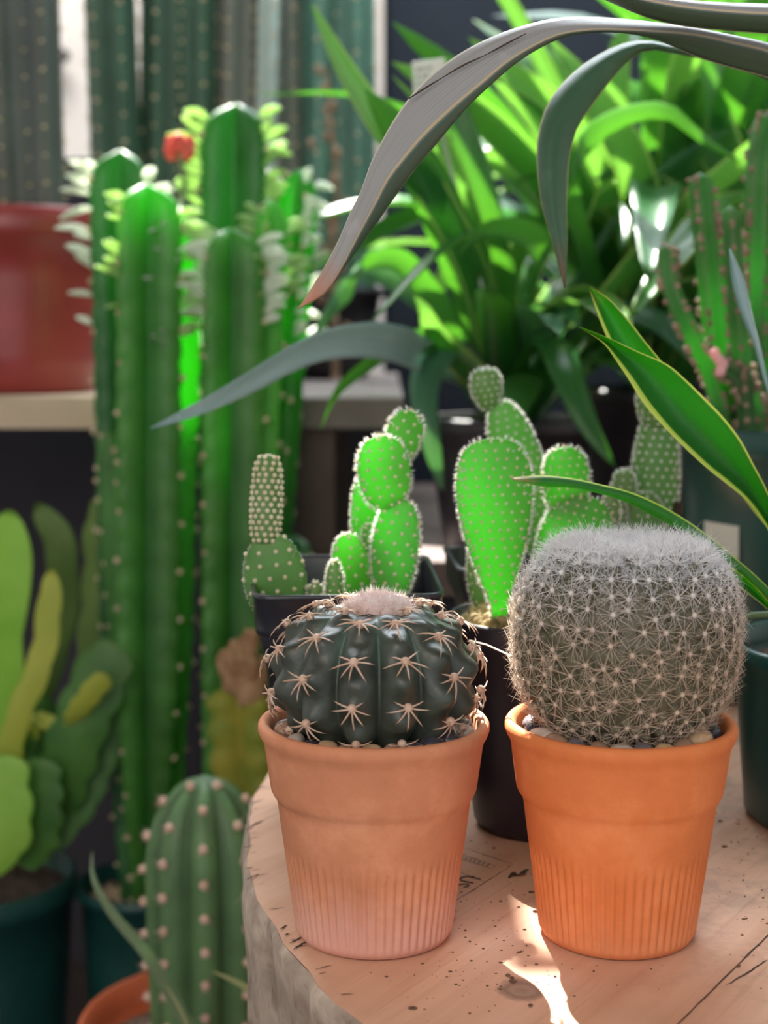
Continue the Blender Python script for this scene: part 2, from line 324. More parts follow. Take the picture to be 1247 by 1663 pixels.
def woodmat(name, c, c2, dark, grain_ang, top=False, scale=1.0, rough=.62):
    m, nt, ns, ls = newmat(name)
    tc = N(ns, 'ShaderNodeTexCoord'); mp = N(ns, 'ShaderNodeMapping'); mp.inputs['Rotation'].default_value = (0,0,-grain_ang)
    ls.new(tc.outputs['Object'], mp.inputs[0])
    m2 = N(ns, 'ShaderNodeMapping'); m2.inputs['Scale'].default_value = (2.2*scale, 40*scale, 40*scale); ls.new(mp.outputs[0], m2.inputs[0])
    n1 = N(ns, 'ShaderNodeTexNoise'); n1.inputs['Scale'].default_value = 1.7; n1.inputs['Detail'].default_value = 7; n1.inputs['Distortion'].default_value = .6
    ls.new(m2.outputs[0], n1.inputs['Vector'])
    r = ramp(ns, [(.28, c), (.70, c2)]); ls.new(n1.outputs['Fac'], r.inputs[0]); col = r.outputs[0]
    m3 = N(ns, 'ShaderNodeMapping'); m3.inputs['Scale'].default_value = (5*scale, 190*scale, 190*scale); ls.new(mp.outputs[0], m3.inputs[0])
    n2 = N(ns, 'ShaderNodeTexNoise'); n2.inputs['Scale'].default_value = 1.3; n2.inputs['Detail'].default_value = 3; ls.new(m3.outputs[0], n2.inputs['Vector'])
    r2 = ramp(ns, [(.60, (0,0,0)), (.74, (1,1,1))]); ls.new(n2.outputs['Fac'], r2.inputs[0])
    col = mix(ns, ls, math_(ns, ls, 'MULTIPLY', r2.outputs[0], .35), col, dark)
    big = noise(ns, ls, 9, 5, .65)
    r3 = ramp(ns, [(.45, (0,0,0)), (.75, (1,1,1))]); ls.new(big, r3.inputs[0])
    col = mix(ns, ls, math_(ns, ls, 'MULTIPLY', r3.outputs[0], .45), col, tuple(x*.62+.02 for x in c))
    bump = n1.outputs['Fac']
    if top:
        # knot
        sx = N(ns, 'ShaderNodeSeparateXYZ'); ls.new(tc.outputs['Object'], sx.inputs[0])
        kx = math_(ns, ls, 'DIVIDE', math_(ns, ls, 'SUBTRACT', sx.outputs[0], KNOT[0]), .0105)
        ky = math_(ns, ls, 'DIVIDE', math_(ns, ls, 'SUBTRACT', sx.outputs[1], KNOT[1]), .0115)
        d = math_(ns, ls, 'SQRT', math_(ns, ls, 'ADD', math_(ns, ls, 'MULTIPLY', kx, kx), math_(ns, ls, 'MULTIPLY', ky, ky)))
        dn = math_(ns, ls, 'ADD', d, math_(ns, ls, 'MULTIPLY', math_(ns, ls, 'SUBTRACT', noise(ns, ls, 150, 3), .5), .5))
        rk = ramp(ns, [(.0, (.27,.17,.13)), (.35, (.36,.24,.18)), (.6, (.22,.13,.10)), (.72, (.34,.21,.15)), (.85, (.30,.18,.13))]); ls.new(dn, rk.inputs[0])
        fk = ramp(ns, [(.74, (1,1,1)), (.98, (0,0,0))]); ls.new(dn, fk.inputs[0])
        col = mix(ns, ls, math_(ns, ls, 'MULTIPLY', fk.outputs[0], .85), col, rk.outputs[0])
        # dusty darker stains over the right side of the top
        dr = ramp(ns, [(.48, (0,0,0)), (.62, (1,1,1))]); ls.new(noise(ns, ls, 30, 6, .7), dr.inputs[0])
        g = ramp(ns, [(-0.0, (0,0,0)), (1.0, (1,1,1))]); ls.new(math_(ns, ls, 'MULTIPLY', math_(ns, ls, 'ADD', sx.outputs[0], .36), 7.0), g.inputs[0])
        col = mix(ns, ls, math_(ns, ls, 'MULTIPLY', math_(ns, ls, 'MULTIPLY', dr.outputs[0], g.outputs[0]), .55), col, (.22,.15,.12))
    finish(nt, ns, ls, col, rough, spec=.3, bump=bump, bstr=.3, bdist=.001)
    return m
TC = (.427, .78)                      # centre of the round table top
KNOT = (.0528-TC[0], .5629-TC[1])
GA = math.radians(57)
M['wood'] = woodmat('spool_wood', (.62,.34,.22), (.76,.47,.33), (.40,.20,.12), GA, top=True)
M['woodside'] = woodmat('weathered_edge', (.24,.175,.135), (.58,.47,.38), (.09,.06,.045), 0, scale=.8, rough=.9)
M['wooddark'] = simple('dark_crack', (.05,.03,.02), None, .9)
M['shelfwood'] = woodmat('pale_shelf_wood', (.50,.37,.26), (.62,.48,.35), (.35,.24,.16), 0)
M['benchwood'] = simple('dark_bench_wood', (.045,.028,.026), (.085,.05,.042), .8, 14)
M['brownboard'] = simple('brown_board', (.075,.05,.045), (.11,.075,.065), .8, 14)
M['wallpale'] = simple('pale_wall', (.74,.69,.66), (.80,.76,.72), .85, 4)
M['shadeboard'] = simple('shaded_shelf_board', (.16,.13,.12), (.22,.185,.17), .8, 14)  # shade put into the colour of the shelf's right stretch
M['walldark'] = simple('charcoal_wall', (.055,.05,.062), (.075,.067,.08), .85, 4)
M['navy'] = simple('navy_panel', (.010,.016,.035), (.016,.024,.045), .6, 6)
M['floor'] = simple('dark_floor', (.05,.035,.03), (.08,.055,.045), .85, 5)
M['sun_mask'] = simple('sun_mask_boards', (.30,.27,.23), (.36,.32,.28), .85, 5)  # boards of the added slab that masks the sun
M['metal'] = simple('dark_sun_gap_frame', (.08,.08,.08), None, .5)
M['void'] = simple('black_board', (.008,.009,.014), (.012,.012,.018), .8, 8)
PEB = [simple('pebble_brown', (.30,.18,.12), (.42,.28,.20), .35, 90), simple('pebble_grey', (.13,.12,.13), (.22,.20,.21), .35, 90),
       simple('pebble_dark', (.04,.04,.055), (.08,.075,.09), .25, 90), simple('pebble_pale', (.48,.40,.34), (.60,.52,.46), .4, 90),
       simple('pebble_tan', (.50,.32,.18), (.60,.42,.26), .45, 90)]
PNAME = ['brown', 'grey', 'blackish', 'pale', 'tan']

# ---------------------------------------------------------------- shape makers
def leaf(name, A, Mi, B, mat, parent, n=40, th=.0009, nc=9, label=None):
    """blade through three long polylines: one edge, middle, other edge (world points base->tip)"""
    A, Mi, B = (crom(x, n) for x in (A, Mi, B))
    us = np.linspace(0, 1, nc); top = []
    for u in us:
        la, lm, lb = 2*(u-.5)*(u-1), -4*u*(u-1), 2*u*(u-.5); top.append(la*A+lm*Mi+lb*B)
    P = np.stack(top, 1)                                   # n x nc x 3
    du = np.gradient(P, axis=1); dv = np.gradient(P, axis=0); nn = nrm(np.cross(du, dv))
    w = np.linalg.norm(B-A, axis=1); tt = np.minimum(th, w*.12)[:,None]
    prof = (1-(2*us-1)**2)**.5*.85+.15
    up = P+nn*(tt*prof[None])[...,None]*.5; lo = P-nn*(tt*prof[None])[...,None]*.5
    ring = np.concatenate([up, lo[:,::-1]], 1)
    uu = np.concatenate([us, us[::-1]]); vv = np.linspace(0.001, 1, n)
    uv = np.stack([np.broadcast_to(uu, (n, 2*nc)), np.broadcast_to(vv[:,None], (n, 2*nc))], -1)
    mb = MB(); mb.grid(ring, cv=True, uv=uv); m2 = 2*nc
    mb.f.append(tuple(range(m2))); mb.f.append(tuple((n-1)*m2+i for i in range(m2))[::-1])
    o = mb.build(name, mat, parent)
    if label: o['label'] = label
    return o
def cleaf(name, pts, W, mat, parent, side=None, fold=.25, n=26, shape=None, th=.0009, twist=0., nc=7, label=None):
    """blade along a centre line: W = greatest width"""
    c = crom(pts, n); t = nrm(np.gradient(c, axis=0)); v = np.linspace(0, 1, n)
    sh = shape(v) if shape else np.clip((.55+.9*v)*(1-v**3.2), .0, 1)**.8
    w = W*np.maximum(sh, .01)
    sd = V(1,0,0) if side is None else np.asarray(side, float)
    s_ = nrm(np.broadcast_to(sd, c.shape)-t*(np.sum(t*sd, 1)[:,None])); nn = np.cross(s_, t)
    if twist:
        a = twist*v; s2 = s_*np.cos(a)[:,None]+nn*np.sin(a)[:,None]; nn = np.cross(s2, t); s_ = s2
    A = c-s_*w[:,None]/2; B = c+s_*w[:,None]/2; Mi = c-nn*(fold*w)[:,None]
    return leaf(name, A, Mi, B, mat, parent, n, th, nc, label)
def column(name, pts, R, nrib, depth, mat, parent, tooth=0., tn=30, n=70, m=None, taper=None, rot=0., tone=None, sharp=1.0, twist=0.):
    """ribbed cactus stem along a path; returns the object and rib crest frames"""
    m = m or nrib*8; c = crom(pts, n); t = nrm(np.gradient(c, axis=0)); v = np.linspace(0, 1, n)
    R_ = R*(taper(v) if taper else np.sqrt(np.clip(1-np.maximum(0, (v-.955)/.045)**2, .02, 1)))
    th = np.linspace(0, 2*PI, m, endpoint=False)
    a = nrm(np.cross(t[0], V(0,1,0)) if abs(t[0][1]) < .9 else np.cross(t[0], V(1,0,0))); rows = []; crest = []
    for i in range(n):
        a = nrm(a-t[i]*np.dot(a, t[i])); b = np.cross(t[i], a)
        k = np.abs(np.cos(nrib*(th)/2))**sharp
        tt = 1+tooth*abs(math.sin(PI*tn*v[i]/2)) if tooth else 1
        r = R_[i]*((1-depth)+depth*k*tt); ph = th+rot+twist*v[i]
        rows.append(c[i]+r[:,None]*(np.cos(ph)[:,None]*a+np.sin(ph)[:,None]*b))
        for j in range(nrib):
            q = 2*PI*j/nrib+rot+twist*v[i]; d = math.cos(q)*a+math.sin(q)*b
            crest.append((i, j, c[i]+d*R_[i]*((1-depth)+depth*tt), d, t[i]))
    P = np.array(rows)
    # close the top with a point
    P = np.concatenate([P, np.repeat((c[-1]+t[-1]*R_[-1]*.3)[None,None], m, 1)], 0)
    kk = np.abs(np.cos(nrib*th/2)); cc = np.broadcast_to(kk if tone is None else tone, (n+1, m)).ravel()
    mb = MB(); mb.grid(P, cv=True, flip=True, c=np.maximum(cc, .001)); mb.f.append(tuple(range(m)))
    o = mb.build(name, mat, parent); return o, crest
def sway(px, py0, py1, Y, dx=0, n=5):
    return [at(px+dx*math.sin(PI*k/(n-1)), py0+(py1-py0)*k/(n-1), Y) for k in range(n)]
def pot_round(ctr, z0, h, r0, r1, wall=.003, lip=.006, liph=.012, mat=None, parent=None, n=72, feet=False, soil=.02, soilmat=None, name='pot'):
    x, y = ctr
    prof = [(0, 0.001), (r0*.82, .001), (r0*.9, 0), (r0, .003)]
    for t in np.linspace(.04, 1, 10): prof.append((r0+(r1-r0)*t, h*(t*.985)-liph*(t > .95)))
    prof = [(r0*.02,.002),(r0*.85,.002),(r0*.93,0),(r0,.004)]+[(r0+(r1-r0)*t, .004+(h-liph-.004)*t) for t in (.25,.5,.75,1)]
    prof += [(r1+lip*.8, h-liph+.0015), (r1+lip, h-liph*.6), (r1+lip, h-.002), (r1+lip*.6, h), (r1-wall*.2, h-.0006), (r1-wall, h-liph)]
    hs = h-soil-.004; rr = r0+(r1-r0)*(hs/h)-wall
    prof += [(rr, hs), (rr*.5, hs)]
    mb = MB(); mb.lathe(prof, n, (x, y, z0)); p = mb.build(name, mat, parent)
    sm = MB(); k = 14; R = []
    for i in range(k):
        q = rr*1.0*(i+.02)/(k-1)+(.0004 if i == k-1 else 0)
        th = np.linspace(0, 2*PI, 40, endpoint=False)
        zz = z0+h-soil+.0025*rng.standard_normal(40)*(0 if i == k-1 else 1)
        R.append(np.stack([x+q*np.cos(th), y+q*np.sin(th), zz+np.zeros(40)], -1))
    sm.grid(R, cv=True); s_ = sm.build('soil', soilmat or M['soil'], parent)
    return p, s_, rr, z0+h-soil
def pad(base, tip, w, mat, parent, gm, a=.5, b=.36, thick=.3, yaw=0., dot=.0055, gs=.0007, hair=.0019, nh=14, wmin=.3, rim=1.0, label=None, tone=0.02, seed=0, yd=0., hairr=.00008):
    """flattened cactus joint with a lattice of glochid tufts; w = greatest half width (m)"""
    rg = np.random.default_rng(seed+3)
    base, tip = np.asarray(base, float), np.asarray(tip, float); ax = tip-base; L = np.linalg.norm(ax); ax = ax/L
    side = nrm(V(math.cos(yaw), math.sin(yaw), 0)-ax*np.dot(ax, V(math.cos(yaw), math.sin(yaw), 0))); nn = np.cross(side, ax)
    nt_, m = 40, 40
    ph = np.linspace(0, PI, nt_); t = (1-np.cos(ph))/2
    pk = a/(a+b); mx = pk**a*(1-pk)**b
    def wf(t):
        t = np.clip(t, 0, 1); o = (np.maximum(t, 1e-6)**a*(1-t)**b)/mx
        return np.where(t < pk, np.maximum(o, wmin*np.sqrt(np.clip(t/.03, 0, 1))), o)
    def hf(t): return wf(t)**.85
    th = np.linspace(0, 2*PI, m, endpoint=False); T = w*thick
    bw = 1+.03*np.sin(3*th[None]+seed)*np.sin(PI*t[:,None])
    cs = np.sign(np.cos(th))*np.abs(np.cos(th))**.9; sn = np.sign(np.sin(th))*np.abs(np.sin(th))**.9
    P = base+ax*(t*L)[:,None,None]+side*(w*wf(t)[:,None]*cs*bw)[...,None]+nn*(T*hf(t)[:,None]*sn*bw)[...,None]
    mb = MB(); mb.grid(P, cv=True, c=max(tone, .001)); o = mb.build('pad', mat, parent)
    if label: o['label'] = label
    # tufts: rows in a staggered lattice around the joint
    pts, nr = [], []
    rows = max(3, int(L/(dot*.82)))
    for i in range(rows):
        tt = (i+.6)/rows; W = w*float(wf(np.array(tt))); H = T*float(hf(np.array(tt)))
        cir = PI*(3*(W+H)-math.sqrt((3*W+H)*(W+3*H))); k = max(3, int(cir/dot))
        # equal arc spacing
        q = np.linspace(0, 2*PI, 200); ex, ey = W*np.cos(q), H*np.sin(q); s_ = np.r_[0, np.cumsum(np.hypot(np.diff(ex), np.diff(ey)))]
        tg = (np.arange(k)+(.5 if i % 2 else 0)+rg.uniform(-.12, .12, k))/k*s_[-1]; qq = np.interp(tg % s_[-1], s_, q)
        for g in qq:
            e = .01; p0 = base+ax*tt*L+side*W*math.cos(g)+nn*H*math.sin(g)
            dn = side*(math.cos(g)/max(W, 1e-5))+nn*(math.sin(g)/max(H, 1e-5)); dn = nrm(dn)
            dw = float(wf(np.array(min(tt+e, .999)))-wf(np.array(max(tt-e, .001))))*w/(2*e*L)
            dn = nrm(dn-ax*dw*.8); pts.append(p0); nr.append(dn)
    for g in range(max(3, int(w/.004))):
        q = 2*PI*g/max(3, int(w/.004)); pts.append(tip-ax*L*.012+side*w*.12*math.cos(q)+nn*T*.2*math.sin(q)); nr.append(ax)
    pts, nr = np.array(pts), np.array(nr); gb = MB()
    # finer down along the rim, where the tufts crowd together
    er, en = [], []
    for tt in np.linspace(.04, .995, int(L/.0011)):
        W = w*float(wf(np.array(tt)))
        for sg in (-1, 1):
            for u in (0, 1):
                q = rg.normal(0, .38); p0 = base+ax*tt*L+side*sg*W*math.cos(q)+nn*T*float(hf(np.array(tt)))*math.sin(q)
                dw = float(wf(np.array(min(tt+.01, .999)))-wf(np.array(max(tt-.01, .001))))*w/(.02*L)
                er.append(p0); en.append(nrm(side*sg*math.cos(q)+nn*math.sin(q)*1.2-ax*dw*sg*0+(-ax*dw)*.8))
    er, en = np.array(er), np.array(en)
    rp = np.repeat(er, 7, 0); db = MB(); db.spikes(rp, nrm(np.repeat(en, 7, 0)+rg.normal(0, .35, (len(rp), 3))), hair*rg.uniform(.5, 1.2, len(rp)), hairr*2.4)
    for p_, d_ in zip(pts, nr): gb.ell(p_+d_*gs*.25, (gs,)*3, 6, 4)
    if nh:
        pp = np.repeat(pts, nh, 0); dd = nrm(np.repeat(nr, nh, 0)+rg.normal(0, .55, (len(pp), 3)))
        gb.spikes(pp, dd, hair*rg.uniform(.6, 1.2, len(pp)), hairr)
    g = gb.build('glochids', gm, o); g['kind'] = 'stuff'; g = db.build('rim_down', M['down'], o); g['kind'] = 'stuff'
    return o
# ================================================================ ROUND TABLE
ZT = TAB
t = thing('round_table', 'round weathered wooden spool-top table with rough sawn edge', 'table', (TC[0], TC[1], 0))
mb = MB(); nth = 360; th = np.linspace(0, 2*PI, nth, endpoint=False)
rgt = np.random.default_rng(3)
wob = .0012*np.sin(9*th+1)+.0009*np.sin(23*th)+.0007*np.sin(61*th+2)+rgt.normal(0, .0003, nth)
prof = [(.0, ZT-.1), (.46, ZT-.1), (.492, ZT-.097), (.4975, ZT-.085), (.499, ZT-.05), (.4998, ZT-.02), (.4995, ZT-.004), (.4975, ZT-.0008), (.494, ZT), (.40, ZT), (.2, ZT), (0.0005, ZT)]
side = MB(); side.lathe([p for p in prof[:8]], nth, (TC[0], TC[1], 0), fn=lambda T, z, r: np.where(r > .45, r+wob[None]+(.0010*np.sin(170*z+7*T)+.0012*np.sin(55*z+31*T+2)+.0009*np.sin(97*T+40*z)+.0007*np.sin(163*T-90*z))*np.clip((ZT-z)/.006, 0, 1), r))
side.build('table_edge', M['woodside'], t)
top = MB(); pl = [p for p in prof[7:]]
top.lathe([(.4975, ZT-.0008), (.4935, ZT), (.40, ZT), (.2, ZT), (.0005, ZT)], nth, (TC[0], TC[1], 0), fn=lambda T, z, r: np.where(r > .45, r+wob[None]*(r > .496), r))
# tabletop local origin = table axis so the knot and grain sit in its own coordinates
top.build('tabletop', M['wood'], t)
core = MB(); core.lathe([(.17, .06), (.17, ZT-.1)], 64, (TC[0], TC[1], 0)); core.build('spool_core', M['woodside'], t)
foot = MB(); foot.lathe([(.001, 0), (.46, 0), (.47, .01), (.47, .055), (.46, .06), (.001, .06)], 96, (TC[0], TC[1], 0)); foot.build('spool_base', M['woodside'], t)
def on_table(px, py):
    x = (px-623.5)/F; v = (831.5-py)/F; d = np.array([x, CP+v*SP, -SP+v*CP]); k = (ZT-CZ)/d[2]; return (d*k)[:2]
def strip(mb, p, q, w, z=.0003, jag=0., n=12):
    p, q = np.asarray(p), np.asarray(q); d = nrm(q-p); s_ = V(-d[1], d[0]); L = []
    for k in range(n+1):
        u = k/n; c = p+(q-p)*u+s_*rgt.normal(0, jag) if jag else p+(q-p)*u
        ww = w*(1 if not jag else max(.15, math.sin(PI*(.08+.84*u)))*rgt.uniform(.6, 1.2))
        L.append([(*(c+s_*ww/2), ZT+z), (*(c-s_*ww/2), ZT+z)])
    mb.grid(L, flip=False)
# plank seams and end cracks: dark inlays
sm = MB(); g = V(math.cos(GA), math.sin(GA)); nrl = V(-g[1], g[0]); p0 = V(.1118, .5407)
for off in (0, -.2, -.42, -.63):
    c0 = p0+nrl*off; b_ = np.dot(c0-V(*TC), g); disc = b_*b_-(np.dot(c0-V(*TC), c0-V(*TC))-.492**2)
    if disc > 0:
        s_ = math.sqrt(disc); strip(sm, c0+g*(-b_-s_), c0+g*(-b_+s_), .0011, jag=.00012, n=160)
sm.build('plank_seam', M['wooddark'], t, smooth=False)
ck = MB()
for a_, b_ in (((399,1307),(430,1299)),((402,1345),(428,1333)),((398,1348),(412,1346)),((396,1377),(412,1374)),((400,1430),(419,1420)),((400,1412),(410,1409)),((414,1282),(430,1277)),
               ((470,1533),(492,1522)),((476,1543),(500,1528)),((462,1520),(470,1516)),((455,1510),(466,1503)),((1180,1600),(1247,1560))):
    strip(ck, on_table(*a_), on_table(*b_), .0012, jag=.0002)
for k in range(34):
    an = rgt.uniform(PI*.94, PI*1.27); r = .496; p = V(TC[0]+r*math.cos(an), TC[1]+r*math.sin(an)); L = rgt.uniform(.002, .008)
    strip(ck, p, p+nrm(V(.85, .35+rgt.normal(0, .1)))*L, .0006, jag=.0001, n=6)
ck.build('end_crack', M['wooddark'], t, smooth=False)['kind'] = 'stuff'
# burnt stamp: box lines and the letters US
st = MB()
for a_, b_ in (((833,1405),(725,1473)),((833,1405),(752,1377)),((788,1433),(741,1415)),((745,1387),(803,1406)),((744,1394),(800,1412))):
    strip(st, on_table(*a_), on_table(*b_), .00055, jag=.00006, n=30)
for k in range(7): strip(st, on_table(752+k*7, 1391.5+k*2.1), on_table(748+k*7, 1393.5+k*2.3), .0006)
st.build('stamped_frame', M['stampink'], t, smooth=False)
cu = bpy.data.curves.new('stamp_text', 'FONT'); cu.body = 'US'; cu.size = .0128; cu.extrude = .0001; cu.offset = -.0001
to = bpy.data.objects.new('tmp', cu); C.objects.link(to); bpy.context.view_layer.update()
me = bpy.data.meshes.new_from_object(to.evaluated_get(bpy.context.evaluated_depsgraph_get())); bpy.data.objects.remove(to)
me.materials.clear(); me.materials.append(M['stampink'])
o = bpy.data.objects.new('stamped_lettering', me); C.objects.link(o); o.parent = t
u0 = on_table(731, 1408); dv = nrm(on_table(725, 1473)-on_table(833, 1405)); o.rotation_euler = (0, 0, math.atan2(dv[1], dv[0]))
pt = on_table(761, 1429)-dv*.0046-V(-dv[1], dv[0])*.0045; o.location = (pt[0]-TC[0], pt[1]-TC[1], ZT+.0003)
# crumbs of soil scattered on the top
cr = MB(); k = 0
while k < 420:
    cl = rgt.random()
    if cl < .35: p = V(.045, .655)+rgt.normal(0, 1, 2)*V(.022, .045)
    elif cl < .55: p = V(.04, .58)+rgt.normal(0, 1, 2)*V(.03, .02)
    else: p = V(.17, .68)+rgt.normal(0, 1, 2)*V(.035, .09)
    if np.hypot(*(p-V(*TC))) > .485 or np.hypot(*(p-V(-.004, .62))) < .036 or np.hypot(*(p-V(.098, .62))) < .036: continue
    if np.hypot(*(p-V(.25, .77))) < .063 or np.hypot(*(p-V(.078, .76))) < .04: continue
    r = rgt.choice([.0002, .00035, .0006, .0010], p=[.5, .32, .145, .035]); cr.ell((p[0], p[1], ZT+r*.45), (r*rgt.uniform(.7, 2), r*rgt.uniform(.6, 1.2), r*.55), 6, 4); k += 1
tag(cr.build('soil_crumbs', M['crumb'], base=(.1, .62, ZT)), 'dark soil crumbs scattered over the round wooden table top', 'soil', kind='stuff')
for (x0, y0, x1, y1, lab) in ((1010, 1556, 1090, 1540, 'thin brown root fibre lying in front of the right clay pot'), (826, 1428, 858, 1416, 'dark scrap of bark on the table between the clay pots')):
    a_, b_ = on_table(x0, y0), on_table(x1, y1); q = [V(*(a_+(b_-a_)*u), ZT+.0008+.0006*math.sin(9*u)) + V(0, .0012*math.sin(7*u), 0) for u in np.linspace(0, 1, 8)]
    mb = MB(); mb.tube(q, [.0005,.0008,.0006,.0009,.0006,.0008,.0005,.0003] if y0 > 1500 else [.0004,.0008,.0011,.0005,.0009,.0012,.0006,.0003], 6)
    tag(mb.build('root_fibre' if y0 > 1500 else 'bark_scrap', M['wooddark'] if y0 < 1500 else M['benchwood'], base=q[0]), lab, 'debris')

# ================================================================ TERRACOTTA POTS
def clay_pot(cx, cy, mat, parent, seed):
    pr = [(.001,.0015),(.024,.0015),(.029,.0),(.0315,.0012),(.0331,.004)]
    pr += [(.0331+(.0402-.0331)*u, .004+(.0590-.004)*u) for u in np.linspace(.03, 1, 22)]
    pr += [(.0409,.0602),(.0418,.0615),(.0426,.0632),(.0431,.066),(.0442,.074),(.0452,.0815),(.0458,.0838),(.0470,.0858),(.0478,.0880),(.0477,.0903),(.0468,.0916),(.0455,.0920),(.0441,.0914),(.0430,.0898),(.0424,.086),(.0418,.082),(.0416,.078),(.001,.078)]
    rg = np.random.default_rng(seed); a1, a2 = rg.uniform(0, 6, 2)
    def fn(T, z, r):
        fl = np.clip((z-.003)/.004, 0, 1)*np.clip((.0415-z)/.008, 0, 1)*(r > .033)
        return r-.0009*fl*(.5-.5*np.cos(60*T))**1.4+.00025*np.sin(2*T+a1)+.00018*np.sin(5*T+a2)*(r > .04)+.0002*np.sin(3*T+a1)*np.exp(-((z-.061)/.003)**2)
    mb = MB(); mb.lathe(pr, 480, (cx, cy, ZT), fn=fn)
    return mb.build('pot', mat, parent)
def soil_disc(cx, cy, r, z, parent, mat, amp=.0012):
    R = []; th = np.linspace(0, 2*PI, 64, endpoint=False)
    for i in range(20):
        q = r*(i+.05)/19; R.append(np.stack([cx+q*np.cos(th), cy+q*np.sin(th), z+(0 if i == 19 else 1)*amp*rng.standard_normal(64)], -1))
    mb = MB(); mb.grid(R, cv=True); return mb.build('soil', mat, parent)
def cam_facing(p, n):
    d = nrm(V(0, 0, CZ)-p); return float(np.dot(d, n))
# ---- left: ribbed barrel cactus
LX, LY = -.0042, .620
L = thing('potted_cactus', 'small dark green ribbed barrel cactus with pink woolly crown in the left, paler clay pot', 'potted cactus', (LX, LY, ZT))
clay_pot(LX, LY, M['clay_left'], L, 1); soil_disc(LX, LY, .0415, ZT+.0845, L, M['soil'])
cB = V(LX+.0003, LY-.001, ZT+.1095); RB, HB, NR = .0425, .0315, 13; PH0 = math.radians(-90+17)
def ball(T, ph, rows=False):
    """T longitude, ph latitude (-90..90)"""
    g = np.abs(np.cos(NR*(T-PH0)/2)); j = np.round((T-PH0)*NR/(2*PI)); off = np.where(np.mod(j, 2) == 0, 0, .5)
    bump = np.cos(2*PI*((ph+PI/2)/(PI/6.2)-off))
    lat = np.cos(ph)
    f = 1-(.20*(1-g**.75))*np.clip(lat*1.3, 0, 1)+.045*bump*g**2*np.clip(lat*1.5, 0, 1)
    rr = RB*np.sign(lat)*np.abs(lat)**np.where(ph < 0, 1.12, .80); zz = HB*np.sign(np.sin(ph))*np.abs(np.sin(ph))**.95
    dip = np.exp(-((PI/2-ph)/.33)**2)*.004
    return np.stack([cB[0]+rr*f*np.cos(T), cB[1]+rr*f*np.sin(T), cB[2]+zz*(1+.04*bump*g)*1.0-dip], -1), g
T_, P_ = np.meshgrid(np.linspace(0, 2*PI, 13*24, endpoint=False), np.linspace(-PI/2+.01, PI/2-.01, 110))
Pb, gb_ = ball(T_, P_); mb = MB(); mb.grid(Pb, cv=True, flip=True, c=np.clip((1-gb_)**3*1.0*np.clip((P_-.1)*2, 0, 1), .001, 1))
body = mb.build('cactus_body', M['ball'], L)
areoles = []
for j in range(NR):
    off = 0 if j % 2 == 0 else .5
    for k in range(0, 7):
        ph = -PI/2+(k+off)*(PI/6.2)
        if ph < -1.05 or ph > 1.22: continue
        Tj = PH0+2*PI*j/NR
        p, _ = ball(np.array(Tj), np.array(ph)); e = .03
        pa, _ = ball(np.array(Tj), np.array(ph+e)); pb, _ = ball(np.array(Tj), np.array(ph-e)); up = nrm(pa-pb)
        east = V(-math.sin(Tj), math.cos(Tj), 0); nn = nrm(np.cross(east, up)); areoles.append((p, nn, up, east, ph))
for i, (p, nn, up, east, ph) in enumerate(areoles):
    rg = np.random.default_rng(100+i); mb = MB(); mb.ell(p+nn*.0006, (.0019,.0019,.0019), 8, 6)
    ns_ = 7; base_a = rg.uniform(-.12, .12)
    angs = [base_a+a_ for a_ in (-2.75, -1.95, -1.57+.35, -1.0, -.2, .55, 2.6, 3.35)]
    dd, LL, bb = [], [], []
    for a_ in (-90, -50, -130, -14, -166, 24, 156):
        a_ = math.radians(a_+rg.uniform(-9, 9)); tang = math.cos(a_)*east+math.sin(a_)*up
        d = nrm(tang+nn*rg.uniform(.35, .6)); dd.append(d)
        LL.append((.0108 if math.sin(a_) < .3 else .0078)*rg.uniform(.85, 1.15)*(.8 if ph > 1 else 1)); bb.append(-nn*.42)
    mb.spikes(np.repeat(p[None]+nn*.0009, 7, 0), np.array(dd), np.array(LL), .00055, np.array(bb), seg=4)
    mb.build('spine_cluster', M['spine_tan'], body)
# woolly crown
wc = MB(); top = cB+V(0, 0, HB-.004); wc.ell(top+V(.0015,0,.000), (.0140,.0125,.0075), 28, 14, fn=lambda D: 1+.10*np.sin(7*D[...,0]+3)*np.cos(9*D[...,1]))
pp = rng.normal(0, 1, (3600, 3)); pp = nrm(pp); pp = pp[pp[:,2] > -.1]; base_ = top+V(.0015,0,.000)+pp*V(.0140,.0125,.0075)
wc.spikes(base_, pp+rng.normal(0, .7, pp.shape), rng.uniform(.002, .0048, len(pp)), .00009)
wc.build('woolly_crown', M['wool_pink'], body)
cs = MB(); q = rng.uniform(0, 2*PI, 34); rr = rng.uniform(.010, .0165, 34); p_ = np.stack([top[0]+rr*np.cos(q), top[1]+rr*np.sin(q), top[2]+.0*q+.001], -1)
cs.spikes(p_, np.stack([np.cos(q)*.5, np.sin(q)*.5, np.ones(34)], -1)+rng.normal(0, .2, (34, 3)), rng.uniform(.005, .009, 34), .0003)
cs.build('crown_spines', M['spine_tan'], body)['kind'] = 'stuff'
# dry fibres at the foot
fb = MB(); q = rng.uniform(0, 2*PI, 420); ph = rng.uniform(-1.25, -.72, 420); p_, _ = ball(q, ph)
fb.spikes(p_, np.stack([np.cos(q), np.sin(q), rng.uniform(-.9, .6, 420)], -1)+rng.normal(0, .8, (420, 3)), rng.uniform(.002, .005, 420), .00014, V(0,0,-.3), seg=2)
fb.build('dry_fibres', M['spine_brown'], body)['kind'] = 'stuff'

